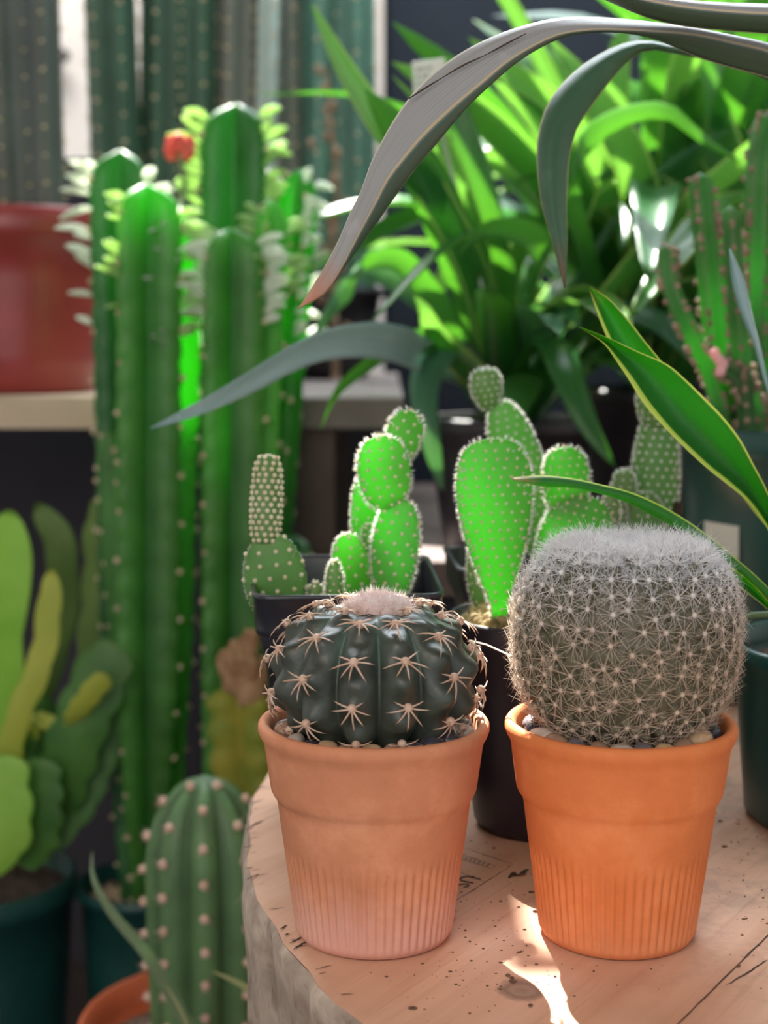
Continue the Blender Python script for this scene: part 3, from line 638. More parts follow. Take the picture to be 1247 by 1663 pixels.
# ---- right: pincushion cactus
RX, RY = .0978, .620
Rt = thing('potted_cactus', 'round pincushion cactus covered in white spines in the right, brighter orange clay pot', 'potted cactus', (RX, RY, ZT))
clay_pot(RX, RY, M['clay_right'], Rt, 5); soil_disc(RX, RY, .0415, ZT+.0845, Rt, M['soil'])
cM = V(RX+.0012, RY-.001, ZT+.1235)
def mam(T, ph):
    c_, s_ = np.cos(ph), np.sin(ph)
    rr = .0428*np.abs(c_)**np.where(ph < 0, .95, .58)*(1+.035*s_); zz = .0410*np.sign(s_)*np.abs(s_)**.82
    dip = .0035*np.exp(-((PI/2-ph)/.35)**2)
    return np.stack([cM[0]+rr*np.cos(T)+.0012*s_, cM[1]+rr*np.sin(T), cM[2]+zz-dip+.0022*np.sin(T-.6)*0], -1)
T_, P_ = np.meshgrid(np.linspace(0, 2*PI, 96, endpoint=False), np.linspace(-PI/2+.01, PI/2-.01, 60))
mb = MB(); mb.grid(mam(T_, P_)-0*.001, cv=True, flip=True); mbody = mb.build('cactus_body', M['mamm'], Rt)
# spiral lattice by arc length of the profile
phs = np.linspace(-1.35, 1.5, 400); pr = mam(np.zeros(400), phs); ds = np.hypot(np.diff(pr[:,0]), np.diff(pr[:,2])); s_ = np.r_[0, np.cumsum(ds)]
ars = []; row = 0; step = .0062; x = step/2
while x < s_[-1]-.001:
    ph = float(np.interp(x, s_, phs)); r = abs(mam(np.array(0.), np.array(ph))[0]-cM[0]); k = max(4, int(round(2*PI*r/.0078)))
    for j in range(k):
        T = 2*PI*(j+(row % 2)*.5)/k+row*.03+rng.normal(0, .035); ph_ = min(1.5, ph+rng.normal(0, .022)); p = mam(np.array(T), np.array(ph_)); e = .02
        up = nrm(mam(np.array(T), np.array(ph+e))-mam(np.array(T), np.array(ph-e))); east = V(-math.sin(T), math.cos(T), 0); nn = nrm(np.cross(east, up))
        ars.append((p, nn, up, east, ph))
    row += 1; x += step*(1 if ph < .95 else .8)
ars.sort(key=lambda a: -cam_facing(a[0], a[1]) if a[4] < 1.15 else 5)
tub = MB()
for p, nn, up, east, ph in ars: tub.ell(p+nn*.0002, (.0027,)*3, 8, 6)
tub.build('tubercles', M['mamm'], mbody)['kind'] = 'stuff'
def mam_cluster(mb, p, nn, up, east, ph, rg):
    ns_ = 15 if ph < .8 else 30; q = p+nn*.0028; tn_ = float(np.clip((ph-.05)/.75, .002, 1)); mb.ell(q, (.00115 if ph < .8 else .0007,)*3, 6, 4, c=tn_)
    a_ = np.arange(ns_)*2*PI/ns_+rg.uniform(-.28, .28, ns_); el = rg.uniform(.12, .5, ns_) if ph < .8 else rg.uniform(.3, 1.2, ns_)
    d = np.cos(a_)[:,None]*east+np.sin(a_)[:,None]*up+el[:,None]*nn
    mb.spikes(np.repeat(q[None], ns_, 0), d, rg.uniform(.0060, .0112, ns_), .00014, rg.normal(0, .12, (ns_, 3)), seg=2, c=tn_)
for i, a in enumerate(ars[:100]):
    mb = MB(); mam_cluster(mb, *a, np.random.default_rng(500+i)); mb.build('spine_cluster', M['mspine'], mbody)
mb = MB()
for i, a in enumerate(ars[100:]): mam_cluster(mb, *a, np.random.default_rng(900+i))
mb.build('spine_cluster', M['mspine'], mbody)['kind'] = 'stuff'
fz = MB(); n_ = 9500; q = rng.uniform(0, 2*PI, n_); ph = PI/2-np.abs(rng.normal(0, .52, n_)); p_ = mam(q, np.clip(ph, .12, 1.55))
nn_ = nrm(p_-(cM-V(0,0,.02)))
fz.spikes(p_, nn_*.7+rng.normal(0, .62, (n_, 3)), rng.uniform(.004, .0095, n_), .00011, rng.normal(0, .15, (n_, 3)), seg=2)
fz.build('silvery_crown', M['spine_silver'], mbody)['kind'] = 'stuff'
# ---- pebbles
def pebbles(cx, cy, side, spec, seed, group):
    rg = np.random.default_rng(seed); items = []
    for (ang, sz, col) in spec:
        a = math.radians(ang); rr = .0412-sz*.98; items.append((cx+rr*math.cos(a), cy+rr*math.sin(a), sz, col, ang))
    cnt = {}
    order = sorted(range(len(items)), key=lambda k: items[k][0])
    tot = {}
    for k in order: tot[items[k][3]] = tot.get(items[k][3], 0)+1
    for k in order:
        x, y, sz, col, ang = items[k]; cnt[col] = cnt.get(col, 0)+1
        ordn = ['first','second','third','fourth','fifth','sixth','seventh','eighth'][cnt[col]-1]
        mb = MB(); f0 = rg.uniform(0, 6, 3); rt = rg.uniform(0, PI); ca, sa = math.cos(rt), math.sin(rt)
        mb.ell((x, y, ZT+.0840+sz*.62+(.0008 if y < cy else 0)), (sz*1.12, sz*.88, sz*.72), 16, 10, fn=lambda D: 1+.06*np.sin(3*D[...,0]+f0[0])+.05*np.sin(4*D[...,1]+f0[1]), M=[[ca,sa,0],[-sa,ca,0],[0,0,1]])
        where = 'front' if y < cy-.012 else ('back' if y > cy+.012 else 'side')
        lab = f"{PNAME[col]} pebble in the {side} clay pot, {ordn} {PNAME[col]} one from its left" if tot[col] > 1 else f"the only {PNAME[col]} pebble in the {side} clay pot"
        tag(mb.build('pebble', PEB[col], base=(x, y, ZT+.0825)), lab, 'pebble', group)
pebbles(LX, LY, 'left', [(192,.0062,0),(212,.0045,3),(228,.0042,2),(241,.0048,4),(255,.0045,0),(268,.0046,4),(282,.0046,0),(296,.0048,2),(311,.0055,2),(328,.0058,2),(345,.0054,3),(2,.0055,1),(20,.005,2),(172,.005,1)], 4, 'pebbles around the ribbed cactus')
pebbles(RX, RY, 'right', [(168,.006,1),(186,.0048,2),(202,.0052,3),(218,.0050,0),(233,.0048,1),(248,.0050,0),(262,.0046,3),(275,.0048,1),(289,.0046,4),(303,.0050,0),(322,.0066,4),(343,.0052,2),(3,.005,1)], 6, 'pebbles around the pincushion cactus')

# ================================================================ OPUNTIAS
# ---- pot 1: black square pot, back left
P1 = thing('potted_cactus', 'bunny ear cactus with slim finger and glowing pads in a black square pot', 'potted cactus', (-.018, .765, ZT))
def square_pot(corners, h, parent, mat, inset=.78, soil=.028, lip=.003, bandh=.02, soilmat=None):
    """corners: top outline (4 xy, ccw) ; tapered walls, rounded corners, stepped rim band"""
    c = np.array(corners, float); ctr = c.mean(0)
    def ring(scale, z, rad=.10):
        P = []
        for i in range(4):
            p, a, b = c[i], c[i-1], c[(i+1) % 4]
            pa, pb = p+(a-p)*rad, p+(b-p)*rad
            for u in np.linspace(0, 1, 6): P.append((1-u)**2*pa+2*u*(1-u)*p+u*u*pb)
            # extra pts along side
            for u in (.25, .5, .75): P.append(pb+((b+(p-b)*rad)-pb)*u)
        P = ctr+(np.array(P)-ctr)*scale
        return np.c_[P, np.full(len(P), z)]
    z0 = ZT
    R = [ring(.02, z0+.002), ring(inset*.93, z0+.002), ring(inset*.96, z0), ring(inset, z0+.003), ring(inset+(.93-inset)*.93, z0+h-bandh-.001), ring(.975, z0+h-bandh), ring(.985, z0+h-bandh+.003), ring(.995, z0+h-.003), ring(1.012, z0+h-.0022), ring(1.012, z0+h), ring(.975, z0+h), ring(.962, z0+h-.002), ring(.95, z0+h-bandh), ring(.90, z0+h-soil-.004), ring(.02, z0+h-soil-.004)]
    mb = MB(); mb.grid(R, cv=True, flip=True); p = mb.build('pot', mat, parent)
    S_ = []
    for i in range(14):
        q = ring(.925*(i+.05)/13, z0+h-soil); q[:,2] += (.0012*rng.standard_normal(len(q)) if i < 13 else 0); S_.append(q)
    s = MB(); s.grid(S_, cv=True); s.build('soil', soilmat or M['soil'], parent); return p
square_pot([(-.0602,.700),(.0285,.706),(.0235,.828),(-.0735,.826)], .129, P1, M['black_thin'], inset=.66)
op, od, gl, gw = M['opuntia'], M['opuntia_dark'], M['glochid'], M['glochid_w']
def PD(b_, t_, w, Yb, Yt=None, parent=P1, **k):
    """pad from image positions at given depths; w in image px"""
    Yt = Yb if Yt is None else Yt; wm = w*((Yb+Yt)/2)/F
    return pad(at(b_[0], b_[1], Yb), at(t_[0], t_[1], Yt), wm, k.pop('mat', op), parent, k.pop('gm', gl), **k)
PD((455,1012),(437,866), 51, .738, a=.42, b=.45, thick=.3, dot=.0068, gs=.0012, seed=1, mat=od, tone=1., hair=.0009, wmin=.5, nh=8)
PD((430,884),(436,740), 24, .738, .745, a=.16, b=.2, thick=.85, dot=.0035, gs=.0012, seed=2, mat=od, tone=.5, hair=.0009, wmin=.75, nh=8)
PD((512,985),(512,946), 13, .735, a=.3, b=.4, thick=.9, dot=.004, gs=.0008, seed=3, mat=od, nh=8)
PD((543,985),(543,911), 14, .728, a=.25, b=.4, thick=.8, dot=.0035, gs=.0007, seed=4, mat=od, nh=10)
PD((582,985),(562,867), 31, .768, .762, a=.45, b=.45, thick=.35, dot=.0058, gs=.0010, seed=5, tone=1.)
PD((632,990),(650,810), 39, .748, .752, a=.5, b=.38, thick=.28, dot=.0060, gs=.0010, seed=6, wmin=.5, yaw=-.25, hair=.0027)
PD((630,828),(617,708), 43, .752, .750, a=.45, b=.42, thick=.28, dot=.0054, gs=.0009, seed=7, yaw=.1, tone=.6, hair=.0027)
PD((640,752),(668,668), 29, .762, .768, a=.4, b=.35, thick=.4, dot=.0054, gs=.0009, seed=8, yaw=.2, tone=.6, hair=.0027)
PD((610,975),(592,768), 33, .785, .78, a=.5, b=.45, thick=.3, dot=.006, gs=.0008, seed=9, yaw=.5)
PD((603,905),(597,852), 12, .765, a=.4, b=.4, thick=.7, dot=.004, gs=.0006, seed=10, yaw=0)
# ---- pot 2: round black pot, between the clay pots
P2 = thing('potted_cactus', 'large paddle-shaped bunny ear cactus in dark round pot between the clay pots', 'potted cactus', (.080, .762, ZT))
pot_round((.080,.762), ZT, .109, .034, .0455, lip=.0015, liph=.014, mat=M['black_plastic'], parent=P2, soil=.003, soilmat=M['moss'])
mo = MB()
for k in range(260):
    q = rng.uniform(0, 2*PI); r = .036*math.sqrt(rng.random()); x, y = .080+r*math.cos(q), .762+r*math.sin(q)
    mo.ell((x, y, ZT+.1065+.005*(1-(r/.037)**2)+.002*rng.random()), (rng.uniform(.001, .003),)*3, 6, 4)
n_ = 1500; q = rng.uniform(0, 2*PI, n_); r = .041*np.sqrt(rng.random(n_))
mo.spikes(np.stack([.080+r*np.cos(q), .762+r*np.sin(q), ZT+.1065+.005*(1-(r/.041)**2)], -1), rng.normal(0, .7, (n_, 3))+V(0,0,1), rng.uniform(.002, .006, n_), .0002, rng.normal(0, .3, (n_,3)), seg=2)
mo.build('moss_top_dressing', M['moss'], P2)['kind'] = 'stuff'
PD((812,1012),(800,712), 62, .745, .752, parent=P2, a=1.0, b=.36, thick=.17, dot=.0051, gs=.00082, seed=11, wmin=.22, tone=.3, nh=16, hair=.0024)
PD((785,1000),(777,880), 22, .785, .788, parent=P2, a=.5, b=.4, thick=.4, dot=.0055, gs=.0007, seed=12, mat=od)
PD((905,985),(955,806), 62, .775, .775, parent=P2, a=.45, b=.38, thick=.22, dot=.0048, gs=.00075, seed=13, wmin=.5, tone=.2, hair=.0025)
PD((922,845),(917,726), 38, .778, .775, parent=P2, a=.42, b=.36, thick=.4, dot=.0043, gs=.00068, seed=14, tone=.3, wmin=.5, hair=.0025)
PD((995,850),(990,800), 14, .778, parent=P2, a=.4, b=.4, thick=.8, dot=.004, gs=.0006, seed=15, mat=od)
# ---- pot 3: wide black square pot farthest back
P3 = thing('potted_cactus', 'tall grey-green bunny ear cactus clump in the black square pot behind the pincushion cactus', 'potted cactus', (.105, .885, ZT))
square_pot([(.042,.838),(.166,.842),(.162,.932),(.036,.930)], .119, P3, M['black_thin'], soilmat=M['gravel'])
PD((880,900),(812,652), 43, .865, .862, parent=P3, a=.4, b=.42, thick=.42, dot=.0052, gs=.0008, seed=20, mat=od, tone=.6, gm=gw, wmin=.6)
PD((795,668),(785,598), 25, .862, .862, parent=P3, a=.6, b=.36, thick=.75, dot=.0042, gs=.0006, seed=21, mat=od, gm=gw, tone=.2, nh=18)
PD((1055,930),(1070,668), 40, .865, .87, parent=P3, a=.22, b=.28, thick=.7, dot=.0052, gs=.0009, seed=22, mat=od, gm=gw, tone=.9, wmin=.7)
PD((1072,700),(1055,622), 28, .868, .862, parent=P3, a=.4, b=.36, thick=.8, dot=.0048, gs=.0007, seed=23, mat=od, gm=gw, tone=.2, nh=18)
PD((1035,935),(1045,800), 42, .85, .85, parent=P3, a=.4, b=.4, thick=.4, dot=.0058, gs=.0008, seed=24, mat=od, gm=gw, tone=.9)
PD((1010,850),(1014,762), 21, .852, .85, parent=P3, a=.3, b=.35, thick=.9, dot=.0045, gs=.0006, seed=25, mat=od, gm=gw, nh=18)
PD((1003,880),(1000,805), 17, .845, .845, parent=P3, a=.3, b=.35, thick=.9, dot=.0045, gs=.0006, seed=26, mat=od, gm=gw, nh=18)
sk = MB(); sk.tube([at(1090,905,.86), at(1096,860,.86), at(1102,815,.86)], [.0035,.003,.0025], 8); sk.tube([at(1083,905,.85), at(1084,870,.85)], .003, 8)
sk.build('woody_stub', M['wooddark'], P3)

# ================================================================ RIGHT FOREGROUND AGAVE
GX, GY = .246, .770
G = thing('potted_agave', 'strap-leaved agave in dark green pot at the right, its leaves arching over the cacti', 'potted agave', (GX, GY, ZT))
pot_round((GX, GY), ZT, .093, .0585, .0655, lip=.0025, liph=.010, mat=M['green_plastic'], parent=G, soil=.014)
CB = V(GX+.03, GY+.0, ZT+.085)
def E(L, Y): return [at(x, y, (Y if np.isscalar(Y) else Y[0]+(Y[1]-Y[0])*i/(len(L)-1))) for i, (x, y) in enumerate(L)]
def Z8(L): return [(440+x*.6472, y*.6472) for x, y in L]
def to_root(pts, mids, off): return [V(*m)+off for m in ([list(CB)]+mids)]+pts
mids_hi = [[.300,.765,.93],[.275,.74,1.03],[.225,.705,1.092]]
A = Z8([(1247,108),(1160,90),(1060,70),(960,55),(880,47),(800,42),(720,45),(640,62),(560,90),(480,130),(410,180),(355,235),(315,290),(280,350),(250,410),(225,480),(200,530),(175,590),(140,660),(100,725),(70,771)])
Mi = Z8([(1247,128),(1160,107),(1060,86),(960,78),(880,74),(800,74),(720,86),(650,118),(590,155),(530,205),(470,255),(420,300),(370,350),(330,398),(290,450),(262,505),(235,555),(205,612),(172,675),(130,735),(70,772)])
B = Z8([(1247,196),(1160,172),(1060,140),(980,105),(900,84),(820,78),(730,93),(660,124),(600,165),(540,216),(490,268),(445,325),(395,385),(350,440),(300,510),(262,565),(228,612),(200,650),(165,693),(125,742),(70,773)])
YA = (.70, .602)
leaf('agave_leaf', to_root(E(A, YA), mids_hi, V(0,0,.012)), to_root(E(Mi, (.690,.600)), mids_hi, V(-.008,-.004,0)), to_root(E(B, (.70,.606)), mids_hi, V(0,0,-.014)), M['gleaf'], G, n=110, nc=13, label='long greyish leaf arching across the top, dried brown at the tip')
# crack along it
ckp = E(Z8([(640,84),(590,110),(540,137),(480,165),(430,195),(380,225),(345,248)]), (.6575,.640)); ck = MB(); ck.tube(crom(ckp, 30), .00018+.00022*np.abs(np.sin(np.linspace(0, 9, 30))), 5)
ck.build('dark_scar', M['wooddark'], G)
mids2 = [[.30,.79,.95],[.28,.80,1.05],[.235,.795,1.10]]
A = Z8([(1247,175),(1100,128),(1000,112),(940,100),(880,110),(820,138),(770,172),(720,222),(685,280),(669,350),(668,430),(680,520),(700,590),(722,670),(736,722)])
Mi = Z8([(1247,190),(1100,140),(1000,122),(950,112),(905,122),(855,150),(810,190),(765,240),(728,300),(710,370),(706,450),(712,530),(722,595),(732,670),(736,722)])
B = Z8([(1247,203),(1100,152),(1005,134),(960,126),(920,135),(890,160),(850,205),(808,262),(770,318),(752,380),(745,460),(742,540),(744,600),(741,670),(737,722)])
leaf('agave_leaf', to_root(E(A, (.79,.73)), mids2, V(0,0,.01)), to_root(E(Mi, (.782,.722)), mids2, V(0,0,0)), to_root(E(B, (.79,.735)), mids2, V(0,0,-.01)), M['dleaf'], G, n=70, nc=11, label='dull green leaf bent sharply down, browned at its tip')
mids3 = [[.30,.755,.95],[.27,.72,1.06],[.215,.68,1.112]]
A = [(1300,10),(1247,6),(1180,4),(1120,0),(1060,-8),(1000,-24),(940,-48),(860,-90)]
Mi = [(1300,24),(1247,22),(1180,18),(1120,12),(1060,2),(1000,-14),(940,-38),(860,-90)]
B = [(1300,60),(1247,55),(1180,50),(1120,44),(1060,32),(1000,8),(940,-22),(860,-90)]
leaf('agave_leaf', to_root(E(A, (.67,.66)), mids3, V(0,0,.01)), to_root(E(Mi, (.66,.65)), mids3, V(0,0,0)), to_root(E(B, (.67,.66)), mids3, V(0,0,-.01)), M['gleaf'], G, n=60, label='dark leaf crossing the top right corner')
# wide pair of leaves at the right
A = [(955,464),(966,498),(984,545),(1000,580),(1030,625),(1070,672),(1110,705),(1180,775),(1250,860)][::-1]
B = [(955,464),(985,482),(1018,517),(1052,560),(1086,600),(1118,632),(1150,668),(1210,740),(1262,830)][::-1]
Mi = [((a[0]+b[0])/2, (a[1]+b[1])/2) for a, b in zip(A, B)]
mw = [[.262,.765,.885]]
leaf('agave_leaf', to_root(E(A, (.735,.72)), mw, V(-.012,0,0)), to_root(E(Mi, (.745,.728)), mw, V(0,.006,0)), to_root(E(B, (.735,.72)), mw, V(.012,0,0)), M['yleaf'], G, n=60, label='broad pointed green leaf behind its twin')
A = [(940,531),(984,562),(1000,585),(1020,615),(1045,655),(1080,695),(1120,735),(1150,762),(1183,788),(1212,812),(1236,842),(1262,885)][::-1]
B = [(940,530),(984,547),(1036,571),(1087,594),(1114,617),(1145,647),(1175,678),(1203,715),(1224,755),(1240,785),(1256,820),(1280,870)][::-1]
Mi = [(940,531),(984,553),(1020,580),(1055,610),(1080,640),(1110,680),(1145,715),(1172,745),(1200,772),(1224,803),(1245,835),(1271,878)][::-1]
leaf('agave_leaf', to_root(E(A, (.72,.69)), mw, V(-.012,-.01,0)), to_root(E(Mi, (.732,.702)), mw, V(0,0,0)), to_root(E(B, (.715,.69)), mw, V(.012,-.01,0)), M['yleaf'], G, n=80, nc=11, label='broad green leaf with bright yellow-green margin')
mn = [[.270,.745,.872]]
A = [(832,775),(897,772),(963,784),(1024,799),(1082,825),(1130,855),(1182,896),(1247,953),(1290,1000)][::-1]
B = [(832,777),(862,788),(910,790),(963,799),(1016,815),(1073,845),(1121,872),(1165,903),(1240,965),(1280,1010)][::-1]
A2, B2 = crom(np.array(A, float), 12), crom(np.array(B, float), 12); Mi = (A2+B2)/2+V(0, 3)
leaf('agave_leaf', to_root(E(A2, (.70,.665)), mn, V(0,0,.008)), to_root(E(Mi, (.697,.662)), mn, V(0,-.004,0)), to_root(E(B2, (.705,.668)), mn, V(0,0,-.008)), M['yleaf'], G, n=70, label='narrow leaf reaching left over the pincushion cactus')
A = [(1158,916),(1194,925),(1218,943),(1247,975),(1285,1020)][::-1]; B = [(1159,918),(1200,953),(1225,972),(1247,990),(1275,1022)][::-1]; Mi = [(1158,917),(1196,938),(1222,958),(1247,983),(1280,1021)][::-1]
leaf('agave_leaf', to_root(E(A, (.715,.69)), [], V(0,0,.006)), to_root(E(Mi, (.722,.698)), [], V(0,0,0)), to_root(E(B, (.715,.69)), [], V(0,0,-.006)), M['yleaf'], G, n=40, label='short leaf low at the right, tip beside the pincushion cactus')
A = [(1184,405),(1188,455),(1202,508),(1222,556),(1243,628),(1275,720)][::-1]; B = [(1186,403),(1208,452),(1222,513),(1236,568),(1250,626),(1290,715)][::-1]; Mi = [(1185,404),(1198,453),(1212,510),(1229,562),(1246,627),(1282,718)][::-1]
leaf('agave_leaf', to_root(E(A, (.80,.78)), [[.29,.785,.95]], V(-.006,0,0)), to_root(E(Mi, (.795,.775)), [[.29,.785,.95]], V(0,0,0)), to_root(E(B, (.80,.78)), [[.29,.785,.95]], V(.006,0,0)), M['bleaf'], G, n=50, label='thin bluish leaf pointing up at the right edge')
pl = MB(); pl.tube([at(1199,1004,.735), at(1222,999,.735), at(1262,997,.74), at(1300,1010,.75)], [.0008,.0014,.0016,.002], 8); pl.build('white_rootlet', M['paleleaf'], G)
cm = MB(); cm.lathe([(.012,.02),(.02,.035),(.018,.06),(.008,.085),(.001,.09)], 20, (CB[0], CB[1], ZT+.05)); cm.build('leaf_base', M['paleleaf'], G)
# a single stray dry bristle between the cacti, only parented to the pincushion
hr = MB(); hr.tube([at(762,1040,.66), at(790,1047,.648), at(832,1066,.622)], .00035, 6)
hr.build('dry_bristle', M['bristle_white'], mbody)
# ================================================================ BACKGROUND RIGHT
# ---- big green pot with small-leaved spurge
BX, BY = .305, 1.05
K = thing('potted_spurge', 'small-leaved spiny spurge with bumpy upright stems in large dark green pot', 'potted plant', (BX, BY, ZT))
pot_round((BX, BY), ZT, .186, .088, .1, lip=.0035, liph=.02, mat=M['green_plastic'], parent=K, soil=.02)
lb = MB(); q0 = math.radians(213); R0 = .0995
g_ = []
for zz in (.088, .10, .12, .1235):
    g_.append([V(BX+(R0-.0055+zz*.03)*math.cos(q0-.0+u), BY+(R0-.0055+zz*.03)*math.sin(q0+u), ZT+zz) for u in np.linspace(-.22, .12, 8)])
lb.grid(g_); lb.build('white_label', M['tag'], K)
def twig(pts, R, parent, seed, tone=None, nr=4, bits=70):
    L_ = [at(*p) for p in pts]
    o, cr_ = column('stem', L_, R, nr, .3, M['twiggy'], parent, tooth=.18, tn=40, n=60, m=24, tone=tone, rot=seed)
    rg = np.random.default_rng(seed); mb = MB(); sel = rg.choice(len(cr_), bits)
    for k in sel:
        i, j, p, d, t_ = cr_[k]; mb.ell(p+d*.001, (rg.uniform(.0012, .0026),)*3, 6, 4)
    P_ = np.array([cr_[k][2] for k in sel]); D_ = np.array([cr_[k][3] for k in sel])
    mb.spikes(P_, D_+rg.normal(0, .3, P_.shape), rg.uniform(.003, .007, len(P_)), .0006)
    b = mb.build('spinelets', M['twigbits'], o); b['kind'] = 'stuff'; return o
for k, (pts, R) in enumerate([([(1195,715,1.04),(1165,560,1.03),(1150,430,1.03),(1136,282,1.03)],.0082), ([(1180,705,1.03),(1150,600,1.02),(1112,520,1.01),(1088,460,1.01),(1082,398,1.01)],.0065),
        ([(1215,715,1.02),(1205,600,1.01),(1195,480,1.0),(1186,335,1.0)],.0058), ([(1225,715,1.06),(1222,560,1.05),(1226,400,1.05),(1232,270,1.05),(1243,185,1.06)],.0085),
        ([(1240,720,1.05),(1250,560,1.05),(1262,380,1.05)],.008), ([(1205,720,1.09),(1180,600,1.09),(1172,470,1.1),(1165,370,1.1)],.0065), ([(1230,720,1.03),(1215,640,1.02),(1190,600,1.01),(1168,590,1.01)],.009)]):
    twig(pts, R, K, k+1, bits=90)
wt = MB()
for k in range(10):
    a_ = rng.uniform(-.6, .6, 3); wt.tube([at(1205+10*k*.6, 715, 1.05), at(1175+14*k, 655-20*a_[0], 1.05+.03*a_[1]), at(1160+15*k, 600+20*a_[2], 1.06)], [.006,.005,.003], 7)
wt.build('woody_base', M['twigbits'], K)
pb = MB()
for (x, y) in ((1168,585),(1174,592),(1170,602),(1161,575)): pb.ell(at(x, y, 1.0), (.0035,.003,.004), 10, 8)
pb.build('pink_bud', M['pinkbloom'], K)

# ---- cabinet behind the table that carries the strap-leaved plants
CT = .80
cab = thing('cabinet', 'black low cabinet behind the table under the strap-leaved plants', 'cabinet', (.62, 1.62, 0))
mb = MB(); mb.box((-.02,1.33,.06), (1.24,1.95,CT-.03)); mb.build('carcass', M['void'], cab, smooth=False)
mb = MB(); mb.box((-.035,1.31,CT-.03), (1.255,1.96,CT)); mb.build('worktop', M['brownboard'], cab, smooth=False)
mb = MB(); mb.box((.0,1.36,0), (1.2,1.92,.06)); mb.build('plinth', M['void'], cab, smooth=False)
for k in range(3):
    x0 = -.005+k*.415; mb = MB(); mb.box((x0,1.318,.08), (x0+.40,1.33,CT-.05)); dr_ = mb.build('door', M['void'], cab, smooth=False)
    hb = MB(); hb.tube([(x0+.36,1.318,.60),(x0+.36,1.306,.605),(x0+.36,1.306,.69),(x0+.36,1.318,.695)], .004, 8); hb.build('handle', M['metal'], dr_)

def strap_plant(name, label, x, y, h, r, seed, nleaf, hand, mats, L=(.34,.6), W=(.026,.042), pot='black_plastic', lean=(0,0), z0=CT, azr=(0,360)):
    P_ = thing(name, label, 'potted plant', (x, y, z0), 'strap-leaved plants behind the table')
    pot_round((x, y), z0, h, r*.8, r, lip=.003, liph=.016, mat=M[pot], parent=P_, soil=.015)
    rg = np.random.default_rng(seed); b = V(x, y, z0+h-.012)
    for k in range(nleaf):
        az = math.radians(azr[0]+(azr[1]-azr[0])*((k*.618034) % 1)+rg.uniform(-8, 8)); el = math.radians(rg.uniform(38, 86)); ln = rg.uniform(*L)
        d = V(math.cos(az)*math.cos(el), math.sin(az)*math.cos(el), math.sin(el))+V(lean[0], lean[1], 0); d = nrm(d); out = V(math.cos(az), math.sin(az), 0)
        droop = rg.uniform(.15, .75)*ln; pts = []
        for u in np.linspace(0, 1, 7): pts.append(b+out*.012+d*ln*u+out*(.25*ln*u*u)-V(0,0,droop*u**2.6))
        sd = np.cross(out, V(0,0,1))*(1 if rg.random() < .5 else 1)
        cleaf('leaf', pts, rg.uniform(*W), M[mats[int(rg.integers(len(mats)))]], P_, side=sd, fold=.16, n=20, nc=5, twist=rg.uniform(-1.0, 1.0), th=.0008)
    for (pts, w, m, tw, sd) in hand:
        pts = [b]+[at(*p) for p in pts]
        cleaf('leaf', pts, w, M[m], P_, side=V(*sd), fold=.14, n=34, nc=7, twist=tw, th=.0009)
    return P_
strap_plant('potted_strap_plant', 'strap-leaved plant nearest the paddle cactus, with bluish leaf reaching far left', .115, 1.40, .12, .075, 21, 26, [
    ([(770,620,1.34),(700,585,1.22),(640,558,1.10),(590,552,1.05),(500,570,1.0),(400,625,.97),(320,665,.95),(243,696,.94)], .030, 'bleaf', .0, (.25,-.3,1)),
    ([(800,560,1.34),(760,420,1.28),(700,310,1.24),(640,230,1.22),(560,110,1.22),(505,5,1.22)], .028, 'strap2', .2, (1,0,.3)),
    ([(800,560,1.38),(770,440,1.36),(735,330,1.34),(690,270,1.32),(650,250,1.3)], .034, 'strap2', 0, (1,0,.4)),
    ([(830,560,1.36),(800,420,1.33),(775,300,1.32),(750,200,1.32),(735,120,1.33)], .036, 'strap', .2, (1,.1,0)),
    ([(840,560,1.32),(870,450,1.26),(880,400,1.22),(840,375,1.2),(790,372,1.19),(740,420,1.17)], .030, 'strap', 0, (.2,-.6,1)),
    ([(780,640,1.3),(720,560,1.22),(650,560,1.16),(600,590,1.13),(545,640,1.12),(520,700,1.12)], .024, 'strap', 0, (.2,-.5,1)),
    ([(800,640,1.3),(760,600,1.24),(700,530,1.2),(688,500,1.19),(672,480,1.19)], .032, 'strap2', 0, (1,0,0)),
    ([(860,600,1.3),(900,560,1.22),(925,620,1.16),(960,700,1.14),(1000,760,1.13)], .034, 'strap', 0, (1,.2,0)),
    ([(850,620,1.3),(840,640,1.2),(830,680,1.15),(850,760,1.13)], .040, 'strap', 0, (1,.2,0)),
    ([(780,620,1.3),(730,560,1.24),(690,620,1.2),(700,720,1.18),(720,800,1.18)], .030, 'strap3', 0, (1,.2,0)),
    ([(780,620,1.34),(700,480,1.3),(640,420,1.28),(590,430,1.27),(560,480,1.26)], .026, 'strap', 0, (.5,.2,.5)),
    ([(780,620,1.38),(680,480,1.36),(600,440,1.36),(540,500,1.35),(500,570,1.35)], .026, 'strap3', 0, (.5,.2,.5)),
    ], ['strap','strap2','strap2','strap3'], lean=(-.0,-.1), L=(.26,.44), azr=(-125,125))
